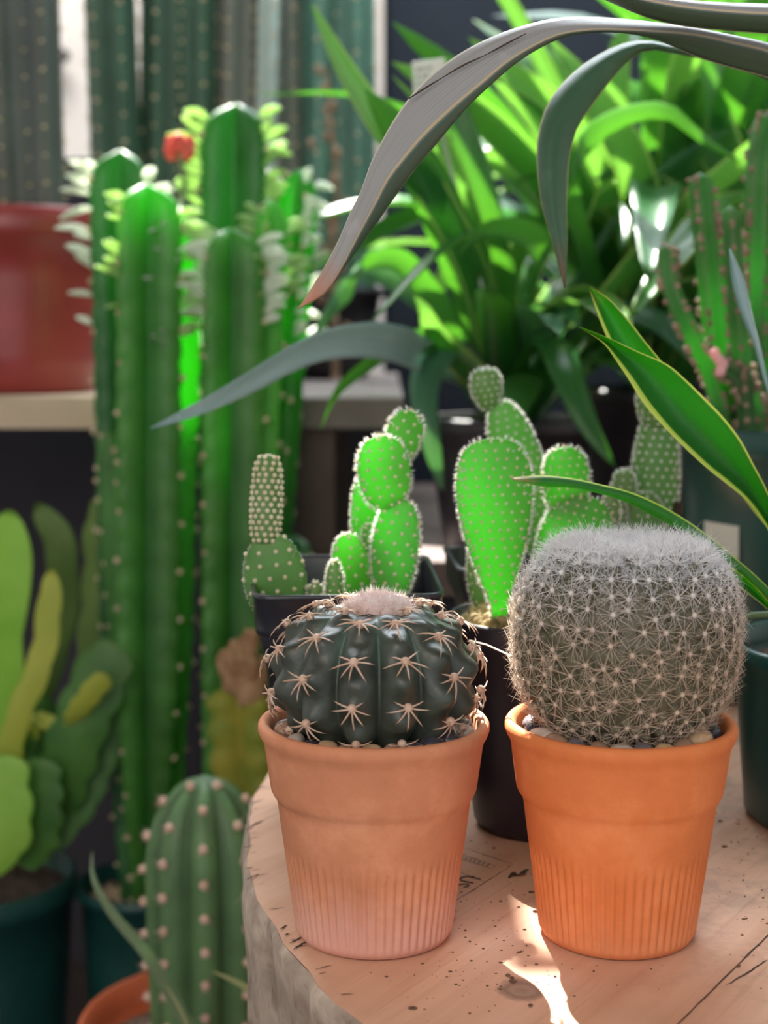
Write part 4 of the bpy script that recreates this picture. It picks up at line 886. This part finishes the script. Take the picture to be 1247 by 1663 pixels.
strap_plant('potted_strap_plant', 'dense bright strap-leaved plant in the middle, its leaves catching the sun', .275, 1.55, .14, .085, 33, 54, [
    ([(1010,560,1.5),(990,400,1.42),(950,260,1.38),(905,180,1.36),(830,120,1.35),(760,60,1.35)], .040, 'strap2', .2, (1,0,.4)),
    ([(1010,560,1.5),(980,420,1.42),(930,300,1.38),(880,200,1.36),(800,130,1.35)], .040, 'strap2', .3, (1,0,.4)),
    ([(1030,560,1.5),(1010,400,1.45),(990,250,1.42),(1000,120,1.4),(1020,20,1.4)], .044, 'strap2', .2, (1,.2,0)),
    ([(1030,560,1.46),(1050,380,1.36),(1020,250,1.32),(960,150,1.3),(890,60,1.3)], .040, 'strap2', 0, (1,0,.5)),
    ([(1040,540,1.5),(1080,380,1.42),(1110,250,1.38),(1140,150,1.36),(1200,20,1.36)], .042, 'strap', 0, (1,.1,0)),
    ([(1030,540,1.5),(960,380,1.4),(900,380,1.34),(860,450,1.3),(840,540,1.28)], .034, 'strap2', 0, (.7,.2,.5)),
    ([(1000,540,1.42),(950,400,1.30),(930,300,1.25),(960,220,1.22),(1080,180,1.2),(1140,225,1.18),(1205,265,1.18)], .022, 'strap', 0, (.2,-.5,1)),
    ([(1000,560,1.42),(930,500,1.32),(890,520,1.28),(860,600,1.26)], .036, 'strap', 0, (.7,.2,.5)),
    ], ['strap','strap2','strap2','strap'], L=(.4,.68), W=(.03,.046), lean=(0,-.06))
strap_plant('potted_strap_plant', 'tall strap-leaved plant at the right behind the small-leaved spurge', .52, 1.62, .16, .09, 55, 50, [
    ([(1230,520,1.52),(1200,350,1.45),(1150,180,1.42),(1100,60,1.4),(1040,-60,1.4)], .046, 'strap2', .2, (1,0,.3)),
    ([(1240,520,1.55),(1240,350,1.5),(1220,180,1.48),(1210,60,1.46),(1180,-80,1.46)], .046, 'strap', .1, (1,0,0)),
    ([(1220,540,1.5),(1150,420,1.42),(1100,330,1.38),(1040,300,1.36),(970,330,1.35),(930,400,1.34)], .036, 'strap2', 0, (.5,.1,.7)),
    ], ['strap','strap2','strap3','strap'], L=(.42,.75), W=(.034,.052), pot='green_plastic', lean=(-.05,-.06))
strap_plant('potted_strap_plant', 'far strap-leaved plant at the back, mostly hidden by the leaves before it', .62, 1.80, .16, .09, 71, 34, [], ['strap','strap2','strap3'], L=(.34,.5), W=(.036,.055), lean=(-.1,-.1))
# plant label sticking out of the leaves
tg = thing('plant_label', 'white plant label card with three printed lines among the strap leaves', 'label', at(692,150,1.20))
a_, b_ = at(669,101,1.20), at(722,94,1.195); c_, d_ = at(672,170,1.215), at(725,165,1.21)
mb = MB(); nn = nrm(np.cross(b_-a_, c_-a_))*.0006; mb.add([a_-nn,b_-nn,d_-nn,c_-nn,a_+nn,b_+nn,d_+nn,c_+nn], [(0,1,2,3),(7,6,5,4),(0,4,5,1),(1,5,6,2),(2,6,7,3),(3,7,4,0)])
mb.build('card', M['tag'], tg, smooth=False)
mb = MB(); s0, s1 = (c_+d_)/2, V(.125,1.385,CT+.11); mb.tube([s0+V(0,0,.01), s0*.66+s1*.34, s0*.33+s1*.67, s1], .0018, 6); mb.build('stake', M['tag'], tg)
sg = 1 if np.dot(nn, V(0,-1,0)) > 0 else -1
tx = MB(); ex, ey = (b_-a_), (c_-a_)
for r_, wds in enumerate((((.12,.40),(.45,.62)), ((.12,.26),(.30,.55)), ((.12,.24),(.28,.46),(.50,.60)))):
    for (u0_, u1_) in wds:
        k_ = int((u1_-u0_)/.055)
        for q in range(k_):
            p_ = a_+ex*(u0_+q*.055)+ey*(.14+r_*.17)+sg*nn*1.5; w_, h_ = ex*.036, ey*.085
            tx.add([p_, p_+w_, p_+w_+h_, p_+h_], [(0,1,2,3)])
tx.build('print', M['ink'], tg, smooth=False)

# ================================================================ SHELF AND WHAT STANDS ON IT
sh = thing('shelf', 'long pale wooden shelf board behind the tall spurge stems', 'shelf', (-.35, 1.85, SHELF))
mb = MB(); mb.box((-1.3,1.53,SHELF-.031), (-.22,2.32,SHELF)); mb.build('board', M['shelfwood'], sh, smooth=False)
mb = MB(); mb.box((-.218,1.535,SHELF-.031), (.02,2.32,SHELF-.001)); mb.build('board', M['shadeboard'], sh, smooth=False)  # same shelf, its shaded end drawn as a darker board
for x in (-1.25, -.07):
    for y in (1.57, 2.25):
        mb = MB(); mb.box((x-.02,y-.02,0), (x+.02,y+.02,SHELF-.031)); mb.build('post', M['brownboard'], sh, smooth=False)
lp = thing('potted_column_cactus', 'slate-grey column cactus cluster in the big red pot on the shelf', 'potted cactus', (-.395, 1.665, SHELF))
pot_round((-.395,1.665), SHELF, .192, .083, .093, lip=.006, liph=.034, mat=M['red_plastic'], parent=lp, soil=.02)
def dots(cr_, parent, step, mat, sz, seed=0, spike=0, every=1, nm='areole'):
    rg = np.random.default_rng(seed); mb = MB(); P_, D_ = [], []
    for (i, j, p, d, t_) in cr_:
        if (i+j*2) % step: continue
        mb.ell(p+d*sz*.3, (sz*rg.uniform(.8,1.2),)*3, 8, 5); P_ += [p]*4; D_ += [d]*4
    if spike: mb.spikes(np.array(P_), np.array(D_)+rg.normal(0, .5, (len(D_), 3)), spike, sz*.16)
    o = mb.build(nm, mat, parent); o['kind'] = 'stuff'; return o
def col(par, b, t_, Y, R, nr, dp, m, tone=None, tooth=0, tn=30, dx=0, dot=None, rot=0, z0=None, n=60, sharp=1., taper=None, seed=0):
    b3 = at(b[0], b[1], Y if np.isscalar(Y) else Y[0]); t3 = at(t_[0], t_[1], Y if np.isscalar(Y) else Y[1])
    pts = [b3+(t3-b3)*u+V(dx*math.sin(PI*u), 0, 0) for u in np.linspace(0, 1, 5)]
    if z0 is not None: pts = [V(b3[0], b3[1], z0)]+pts
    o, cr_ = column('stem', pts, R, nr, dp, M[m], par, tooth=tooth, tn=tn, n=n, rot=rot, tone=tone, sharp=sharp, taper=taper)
    if dot: dots(cr_, o, dot[0], M[dot[1]], dot[2], seed, dot[3] if len(dot) > 3 else 0)
    return o, cr_
zs = SHELF+.165
col(lp, (62,345), (45,-140), 1.665, .030, 6, .22, 'slate', z0=zs-.01, dot=(5,'areole_dot',.002,.008))
col(lp, (18,345), (-5,-120), 1.655, .028, 6, .22, 'slate', z0=zs-.01, dot=(5,'areole_dot',.002,.008), rot=.5)
bk = [('potted_column_cactus','dark green ribbed column cactus on the shelf beside the red pot',[((195,420),(172,-160),.033,'tealdark'),((262,430),(268,-170),.030,'tealdark')],2.02,(2,'areole_dot')),
      ('potted_column_cactus','paired grey column cactus on the shelf behind the tallest spurge stem',[((318,420),(315,-170),.028,'tealdark'),((378,420),(385,-150),.034,'greycol'),((428,420),(440,-190),.015,'palecol')],2.05,0),
      ('potted_column_cactus','thick blue-green column cactus on the shelf at the right end',[((468,420),(462,-150),.024,'greycol'),((528,420),(530,-170),.046,'teal'),((580,400),(575,-140),.028,'teal')],2.10,0)]
for nm, lab, stems, Y, _ in bk:
    xs = [at((s[0][0]+s[1][0])/2, 400, Y)[0] for s in stems]; x = float(np.mean(xs))
    o = thing(nm, lab, 'potted cactus', (x, Y, SHELF)); pot_round((x, Y), SHELF, .12, .062, .078, mat=M['black_plastic'], parent=o, soil=.015)
    for k, (b_, t_, R, m) in enumerate(stems):
        col(o, b_, t_, Y+(.02 if k % 2 else 0), R, 6 if R > .02 else 4, .25, m, z0=SHELF+.095, dot=(4,'areole_dot',.0028,.006), rot=.3*k, seed=k)
# withered twig stems hanging by the blue-green column
o = thing('dried_branch', 'reddish-brown dried twig leaning by the blue-green column on the shelf', 'branch', at(540,560,1.98))
mb = MB(); pts = [V(at(545,640,1.98)[0],1.98,SHELF), at(545,560,1.98), at(540,420,1.98), at(548,300,1.98), at(535,180,1.98), at(530,110,1.98)]
mb.tube(crom(pts, 30), .0045*np.linspace(1.2, .5, 30), 7); mb.build('twig', M['twigbits'], o)
mb = MB()
for k in range(26):
    p_ = crom(pts, 60)[10+int(k*1.9)]; mb.ell(p_+rng.normal(0, .008, 3), (.006,.004,.007), 8, 5)
mb.build('dry_leaves', M['twigbits'], o)['kind'] = 'stuff'

# ================================================================ LOW BENCH WITH THE TALL SPURGES
be = thing('bench', 'low dark wooden bench carrying the tall spurges and floor pots', 'bench', (-.35, 1.35, 0))
mb = MB(); mb.box((-1.25,.93,BENCH-.03), (-.03,1.52,BENCH)); mb.build('top', M['benchwood'], be, smooth=False)
# keep clear of the table base
for x in (-1.2, -.12):
    for y in (1.0, 1.46):
        mb = MB(); mb.box((x-.02,y-.02,0), (x+.02,y+.02,BENCH-.03)); mb.build('leg', M['benchwood'], be, smooth=False)
def leaflets(cr_, parent, vmin, prob, L, W, mat, seed, n=60, up=.6, big=1.):
    rg = np.random.default_rng(seed); mb = MB(); k = 0
    for (i, j, p, d, t_) in cr_:
        v = i/(n-1)
        if v < vmin or v > .985 or rg.random() > prob*(.4+.6*v): continue
        dir_ = nrm(d+t_*up+rg.normal(0, .25, 3)); ln = L*rg.uniform(.6, 1.2); s_ = nrm(np.cross(dir_, V(.3,1,.2))); q = np.linspace(0, 1, 6)
        c = p+dir_*ln*q[:,None]-V(0,0,1)*(.25*ln*q*q)[:,None]; w = W*np.sin(PI*np.clip(q*.85+.08, 0, 1))**.8
        nn = np.cross(s_, dir_)*.0006
        g_ = np.stack([c-s_*w[:,None]/2-nn, c+nn*2.2, c+s_*w[:,None]/2-nn, c-nn*2.2], 1); mb.grid(g_, cv=True); k += 1
    if k: o = mb.build('leaflets', mat, parent); o['kind'] = 'stuff'
def spurge(label, x, y, z0, pr, h, stems, potm='black_plastic'):
    o = thing('potted_spurge', label, 'potted plant', (x, y, z0)); pot_round((x, y), z0, h, pr*.82, pr, mat=M[potm], parent=o, soil=.02, soilmat=M['gravel'])
    for k, (b_, t_, Y, R, m, lf, tone) in enumerate(stems):
        first = V(x+(at(b_[0],b_[1],Y if np.isscalar(Y) else Y[0])[0]-x)*.45, y, z0+h-.03)
        Yb, Yt = (Y, Y) if np.isscalar(Y) else Y; b3, t3 = at(*b_, Yb), at(*t_, Yt)
        pts = [first]+[b3+(t3-b3)*u for u in np.linspace(0, 1, 6)]
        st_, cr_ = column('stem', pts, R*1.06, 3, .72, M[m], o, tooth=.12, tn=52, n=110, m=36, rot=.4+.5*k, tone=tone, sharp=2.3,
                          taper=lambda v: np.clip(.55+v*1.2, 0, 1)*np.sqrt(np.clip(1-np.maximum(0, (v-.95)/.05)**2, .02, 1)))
        dots(cr_, st_, 7, M['areole_dot'], .0026, k)
        if lf: leaflets(cr_, st_, lf[0], lf[1], lf[2], lf[3], M[lf[4]], k+9, n=110)
    return o
spurge('tall three-ribbed spurge cluster rising beside the red pot, sunlit-white leaflets on its tips', -.232, 1.42, BENCH, .058, .27, [
    ((215,1120),(197,245),(1.44,1.44),.027,'euph_dark',(.72,.55,.028,.008,'euph_sunlit'),.9),
    ((235,1120),(238,300),(1.385,1.385),.029,'euph',(.80,.5,.026,.008,'euph_leaf'),None),
    ((262,1380),(285,345),(1.42,1.42),.023,'euph_light',(.80,.8,.030,.009,'euph_sunlit'),.4),
    ((215,1200),(180,700),(1.41,1.41),.014,'euph',None,.8),
    ], 'green_plastic')
spurge('tall spurge cluster with leafy crown, right of the leafletted one', -.115, 1.45, BENCH, .056, .235, [
    ((380,1320),(385,170),(1.47,1.49),.032,'euph_dark',(.86,.9,.032,.010,'euph_leaf'),.8),
    ((370,1300),(373,372),(1.40,1.40),.029,'euph',(.88,.9,.026,.009,'euph_sunlit'),None),
    ((400,1200),(440,325),(1.415,1.415),.016,'euph_light',(.85,.4,.022,.007,'euph_leaf'),.6),
    ((420,1200),(490,275),(1.45,1.48),.020,'euph',(.78,.7,.026,.009,'euph_sunlit'),.2),
    ((440,1200),(480,870),(1.43,1.43),.022,'olive' if False else 'euph_dark',None,.3),
    ], 'green_plastic')
# red bloom
o = thing('red_flower', 'small red flower head glowing between the leafy spurge tips', 'flower', at(292,252,1.46))
mb = MB()
for k in range(16):
    q = k*2.4; mb.ell(at(292,240,1.46)+V(.009*math.cos(q),.009*math.sin(q),.006*math.sin(3*q)), (.006,.006,.007), 10, 6)
mb.build('petals', M['red'], o); mb = MB(); mb.tube([at(292,245,1.46), at(300,300,1.45), at(292,350,1.43)], .0025, 7); mb.build('stalk', M['paleleaf'], o)
# column cactus with pink areoles in orange pot
EX, EY = at(335,1500,1.10)[0], 1.10
ec = thing('potted_column_cactus', 'rounded ribbed cactus with pink spine cushions in an orange pot, below the table edge', 'potted cactus', (EX-.0, EY, BENCH))
pot_round((EX+.008, EY+.01), BENCH, .279, .082, .102, lip=.004, liph=.02, mat=M['orange_plastic'], parent=ec, soil=.03, soilmat=M['gravel'])
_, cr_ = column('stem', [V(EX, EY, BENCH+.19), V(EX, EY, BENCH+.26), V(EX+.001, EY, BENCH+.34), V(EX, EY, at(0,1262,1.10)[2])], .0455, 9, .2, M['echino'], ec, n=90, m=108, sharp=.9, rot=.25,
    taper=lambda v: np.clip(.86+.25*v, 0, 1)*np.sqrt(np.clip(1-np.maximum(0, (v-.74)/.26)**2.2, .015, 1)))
rg_ = np.random.default_rng(8)
for (i, j, p, d, t_) in cr_:
    if i % 8 != (0 if j % 2 else 4) or cam_facing(p, d) < -.25 or i < 8: continue
    mb = MB(); mb.ell(p+d*.001, (.0036,)*3, 10, 6); dd = d+rg_.normal(0, .55, (10, 3)); mb.spikes(np.repeat(p[None], 10, 0), dd, rg_.uniform(.006, .012, 10), .0005)
    mb.build('areole', M['areole_pink'], ec)
# pot with gravel beside
# lower-left cactus in green pot
gx, gy = at(-40,1400,1.40)[0], 1.40
lc = thing('potted_leaf_cactus', 'flat-stemmed leaf cactus with lime and yellow toothed stems in green pot at lower left', 'potted cactus', (gx, gy, BENCH))
pot_round((gx, gy), BENCH, .285, .072, .090, lip=.004, liph=.024, mat=M['green_plastic'], parent=lc, soil=.02)
mb = MB(); q1 = math.radians(-78)
mb.grid([[V(gx+.0855*math.cos(q1+u)*k_, gy+.0855*math.sin(q1+u)*k_, BENCH+zz) for u in np.linspace(-.16, .22, 7)] for zz, k_ in ((.135,.985),(.16,1.0),(.195,1.03))]); mb.build('white_label', M['tag'], lc)
def flat(pts, w, m, par, teeth=6, yaw=.2, amp=.22, seed=0, th=.13):
    """flattened toothed stem joint of real thickness"""
    n = 44; c = crom([at(*p) for p in pts], n); t_ = nrm(np.gradient(c, axis=0)); sd = V(math.cos(yaw), math.sin(yaw), 0); s_ = nrm(sd-t_*(t_@sd)[:,None]); nn = np.cross(s_, t_)
    v = np.linspace(0, 1, n); env = np.clip(.35+2.2*v, 0, 1)*np.sqrt(np.clip(1-np.maximum(0, (v-.86)/.14)**2, .03, 1)); tw = ((v*teeth) % 1)
    e1 = env*(1-amp*(1-np.sin(PI*tw)**.8)); e2 = env*(1-amp*(1-np.sin(PI*((v*teeth+.5) % 1))**.8)); a = np.linspace(0, 2*PI, 20, endpoint=False)
    cs, sn = np.cos(a), np.sin(a); w = w*.80
    ww = np.where(cs > 0, e1[:,None], e2[:,None])*cs*w; hh = w*th*env[:,None]*sn*(1-.55*np.abs(cs))
    P_ = c[:,None]+s_[:,None]*ww[...,None]+nn[:,None]*hh[...,None]; mb = MB(); mb.grid(P_, cv=True, flip=True); mb.f.append(tuple(range(20))); mb.f.append(tuple((n-1)*20+i for i in range(20))[::-1])
    return mb.build('stem_joint', M[m], par)
for k, (pts, w, m, te) in enumerate([([(0,1400,1.40),(-5,1200,1.38),(5,1000,1.36),(18,830,1.35)], .030, 'lime', 3), ([(15,1380,1.38),(25,1180,1.33),(70,1060,1.32),(85,925,1.32)], .015, 'yel', 7),
        ([(60,1390,1.42),(40,1200,1.44),(100,1000,1.46),(95,880,1.46),(60,818,1.46)], .020, 'olive', 5), ([(70,1400,1.40),(110,1250,1.42),(150,1100,1.44),(165,960,1.45),(168,800,1.46)], .027, 'olive', 8),
        ([(55,1400,1.38),(90,1300,1.36),(130,1180,1.35),(190,1040,1.36)], .034, 'mid', 7), ([(110,1180,1.35),(130,1150,1.33),(172,1095,1.32)], .014, 'yel', 4),
        ([(45,1410,1.35),(62,1330,1.34),(60,1230,1.34)], .030, 'mid', 5), ([(-10,1420,1.33),(15,1350,1.32),(8,1225,1.32)], .026, 'lime', 4), ([(30,1400,1.38),(60,1200,1.40),(75,1130,1.4)], .018, 'mid', 4),
        ([(60,1200,1.37),(50,1165,1.36),(100,1185,1.35)], .010, 'yel', 3), ([(90,1380,1.36),(150,1260,1.37),(190,1120,1.38)], .022, 'mid', 6)]):
    flat(pts, w, m, lc, te, seed=k, yaw=.15*((k % 3)-1))
# withered spurge
wx, wy = at(395,1300,1.16)[0], 1.18
wp = thing('potted_spurge', 'withered spurge with brown shrivelled top and yellow stem behind the clay pots', 'potted plant', (wx, wy, BENCH))
wy = 1.27
wp.location = (wx+.015, wy, BENCH); pot_round((wx+.015, wy), BENCH, .22, .04, .048, mat=M['black_plastic'], parent=wp)
column('stem', [V(wx+.015, wy, BENCH+.19), at(415,1360,wy), at(400,1250,wy), at(392,1110,wy)], .026, 3, .6, M['witheryel'], wp, tooth=.35, tn=24, n=50, m=36, sharp=1.4, rot=.3)
mb = MB()
for k in range(22):
    u = k/22; mb.ell(at(392+rng.normal(0, 9), 1120-70*u, wy-.008)+rng.normal(0, .004, 3), (.010-.003*u,.009-.003*u,.012), 10, 7, fn=lambda D: 1+.35*np.sin(6*D[...,0]+k)*np.sin(5*D[...,2]+k))
mb.build('shrivelled_top', M['wither'], wp)
# pale strap leaves from a pot below the frame
sx_, sy_ = -.085, 1.0
mb = MB()
for k in range(70):
    q = rng.uniform(0, 2*PI); r = .05*math.sqrt(rng.random()); mb.ell((-.232+r*math.cos(q), 1.42+r*math.sin(q), BENCH+.252), (rng.uniform(.002,.0045),)*3, 8, 5)
mb.build('gravel', M['areole_dot'], bpy.data.objects['potted_spurge.001'])['kind'] = 'stuff'
pp_ = thing('potted_strap_plant', 'thin pale strap leaves rising at bottom left before the ribbed cactus', 'potted plant', (sx_, sy_, BENCH))
pot_round((sx_, sy_), BENCH, .14, .045, .055, mat=M['black_plastic'], parent=pp_)
b0 = V(sx_, sy_, BENCH+.12)
cleaf('leaf', [b0, at(330,1720,1.0), at(285,1630,1.0), at(235,1545,1.0), at(180,1480,1.01), at(150,1420,1.03), at(150,1380,1.05)], .011, M['paleleaf'], pp_, side=(1,0,.4), n=40, shape=lambda v: np.clip(1-v**5, 0, 1))
cleaf('leaf', [b0, at(318,1700,.99), at(285,1625,.99), at(262,1590,1.0)], .004, M['dryleaf'], pp_, side=(1,0,.4), n=30)
cleaf('leaf', [b0, at(450,1690,.96), at(425,1625,.96), at(385,1595,.96), at(343,1577,.96)], .011, M['dryleaf'], pp_, side=(.3,0,1), n=30)

# ================================================================ ROOM
XL, XR, YB, YF, ZC = -1.75, 1.9, 3.5, -1.6, 2.7
mb = MB(); mb.box((XL-.1,YF,-.1), (XR+.1,YB+.1,0)); struct('floor', mb, M['floor'])
mb = MB(); mb.box((XL-.1,YB,0), (XR+.1,YB+.1,ZC)); struct('wall_back', mb, M['wallpale'])
mb = MB(); mb.box((XL-.1,YF,0), (XL,YB,ZC)); struct('wall_left', mb, M['wallpale'])
mb = MB(); mb.box((XR,YF,0), (XR+.1,YB,ZC)); struct('wall_right', mb, M['wallpale'])
mb = MB(); mb.box((XL,YB-.02,0), (XR,YB,.12)); struct('baseboard_back', mb, M['navy'])
# charcoal partition behind the bench
pa = MB(); pa.box((-1.3,2.33,.0), (.0,2.36,SHELF-.031)); tag(pa.build('partition_board', M['walldark'], base=(-.65,2.33,0), smooth=False), 'charcoal board partition under the back of the shelf', 'partition')
# tall navy cupboard and back panels behind the strap plants
cb = thing('tall_cupboard', 'navy tall cupboard against the back wall behind the plants', 'cupboard', (.7, 2.5, 0))
mb = MB(); mb.box((.0,2.38,0), (1.5,2.68,1.9)); mb.build('carcass', M['navy'], cb, smooth=False)
for k in range(3):
    mb = MB(); mb.box((.01+k*.5,2.365,.05), (.49+k*.5,2.38,1.88)); d_ = mb.build('door', M['navy'], cb, smooth=False)
    hb = MB(); hb.tube([(.44+k*.5,2.365,1.0),(.44+k*.5,2.345,1.01),(.44+k*.5,2.345,1.16),(.44+k*.5,2.365,1.17)], .005, 8); hb.build('handle', M['metal'], d_)
bx_ = thing('storage_box', 'dark navy storage box on the shelf beside the red pot', 'box', (at(120,340,2.2)[0], 2.2, SHELF))
x0 = at(112,300,2.2)[0]; mb = MB(); mb.box((x0-.20,2.14,SHELF), (x0+.22,2.28,at(0,272,2.14)[2])); mb.build('box_body', M['navy'], bx_, smooth=False)
mb = MB(); mb.box((x0-.205,2.135,at(0,272,2.14)[2]), (x0+.225,2.285,at(0,272,2.14)[2]+.012)); mb.build('box_lid', M['navy'], bx_, smooth=False)
# dark round wall knob seen at the pale wall
kn = MB(); kc = at(88,90,YB-.05); kn.ell(kc, (.035,.03,.018), 20, 10); kn.lathe([(.012,0),(.012,.04)], 12, (kc[0], kc[1], kc[2]-.02))
kn.box((kc[0]-.008,kc[1],kc[2]-.008),(kc[0]+.008,YB,kc[2]+.008)); tag(kn.build('wall_hook', M['navy'], base=kc), 'dark rounded hook fixed on the pale back wall', 'hook')

# ---- ceiling added out of view, openings placed to throw sun on chosen spots
H = ZC-TAB; SA = math.radians(SUN_AZ); SE = math.radians(SUN_EL); txx, tyy = math.sin(SA)/math.tan(SE), math.cos(SA)/math.tan(SE)
holes = [(a-H*txx, b-H*txx, c+H*tyy, d+H*tyy) for a, b, c, d in HOLES]
xs = sorted({XL-.1, XR+.1}|{v for h in holes for v in h[:2]}); ys = sorted({YF, CYB}|{v for h in holes for v in h[2:]})
mb = MB()
for i in range(len(xs)-1):
    for j in range(len(ys)-1):
        cx_, cy_ = (xs[i]+xs[i+1])/2, (ys[j]+ys[j+1])/2
        if any(h[0] < cx_ < h[1] and h[2] < cy_ < h[3] for h in holes): continue
        mb.box((xs[i],ys[j],ZC), (xs[i+1],ys[j+1],ZC+.012))
struct('sun_mask_ceiling', mb, M['sun_mask'])
for k, h in enumerate(holes):
    mb = MB(); f_ = .02
    for (a, b, c, d) in ((h[0]-f_,h[0],h[2]-f_,h[3]+f_),(h[1],h[1]+f_,h[2]-f_,h[3]+f_),(h[0],h[1],h[2]-f_,h[2]),(h[0],h[1],h[3],h[3]+f_)): mb.box((a,c,ZC-.012), (b,d,ZC))
    struct(f'sun_gap_frame_{k+1}', mb, M['metal'])  # rims around the added sun openings
# ---------------------------------------------------------------- light
w = bpy.data.worlds.new('World'); S.world = w; w.use_nodes = True; bg = w.node_tree.nodes['Background']
bg.inputs[0].default_value = (*WORLD_C, 1); bg.inputs[1].default_value = WORLD_S
def lamp(name, typ, loc, energy, color, rot=None, target=None, **k):
    l = bpy.data.lights.new(name, typ); l.energy = energy; l.color = color
    for a, b in k.items(): setattr(l, a, b)
    o = bpy.data.objects.new(name, l); C.objects.link(o); o.location = loc
    if target is not None: o.rotation_euler = (Vector(target)-Vector(loc)).to_track_quat('-Z', 'Y').to_euler()
    return o
sd = Vector((math.sin(SA)*math.cos(SE), -math.cos(SA)*math.cos(SE), -math.sin(SE)))
lamp('sun', 'SUN', (-1, 4, 5), SUN_S, (1, .96, .88), target=Vector((-1, 4, 5))+sd, angle=math.radians(.53))
for nm, loc, tgt, en, c_, sz, sy in LAMPS: lamp(nm, 'AREA', loc, en, c_, target=tgt, size=sz, size_y=sy, shape='RECTANGLE')
# ---------------------------------------------------------------- camera
cd = bpy.data.cameras.new('camera'); cam = bpy.data.objects.new('camera', cd); C.objects.link(cam); S.camera = cam
cam.location = (0, 0, CZ); cam.rotation_euler = (math.radians(90)-PITCH, 0, 0)
cd.sensor_fit = 'VERTICAL'; cd.sensor_height = 36; cd.sensor_width = 27; cd.lens = F/1663*36; cd.clip_start = .02; cd.clip_end = 50
cd.dof.use_dof = True; cd.dof.focus_distance = .632; cd.dof.aperture_fstop = cd.lens/(APER*1000); cd.dof.aperture_blades = 0
S.view_settings.view_transform = 'Standard'; S.view_settings.look = 'None'; S.view_settings.gamma = 1; S.view_settings.use_curve_mapping = False
S.view_settings.exposure = EXPO
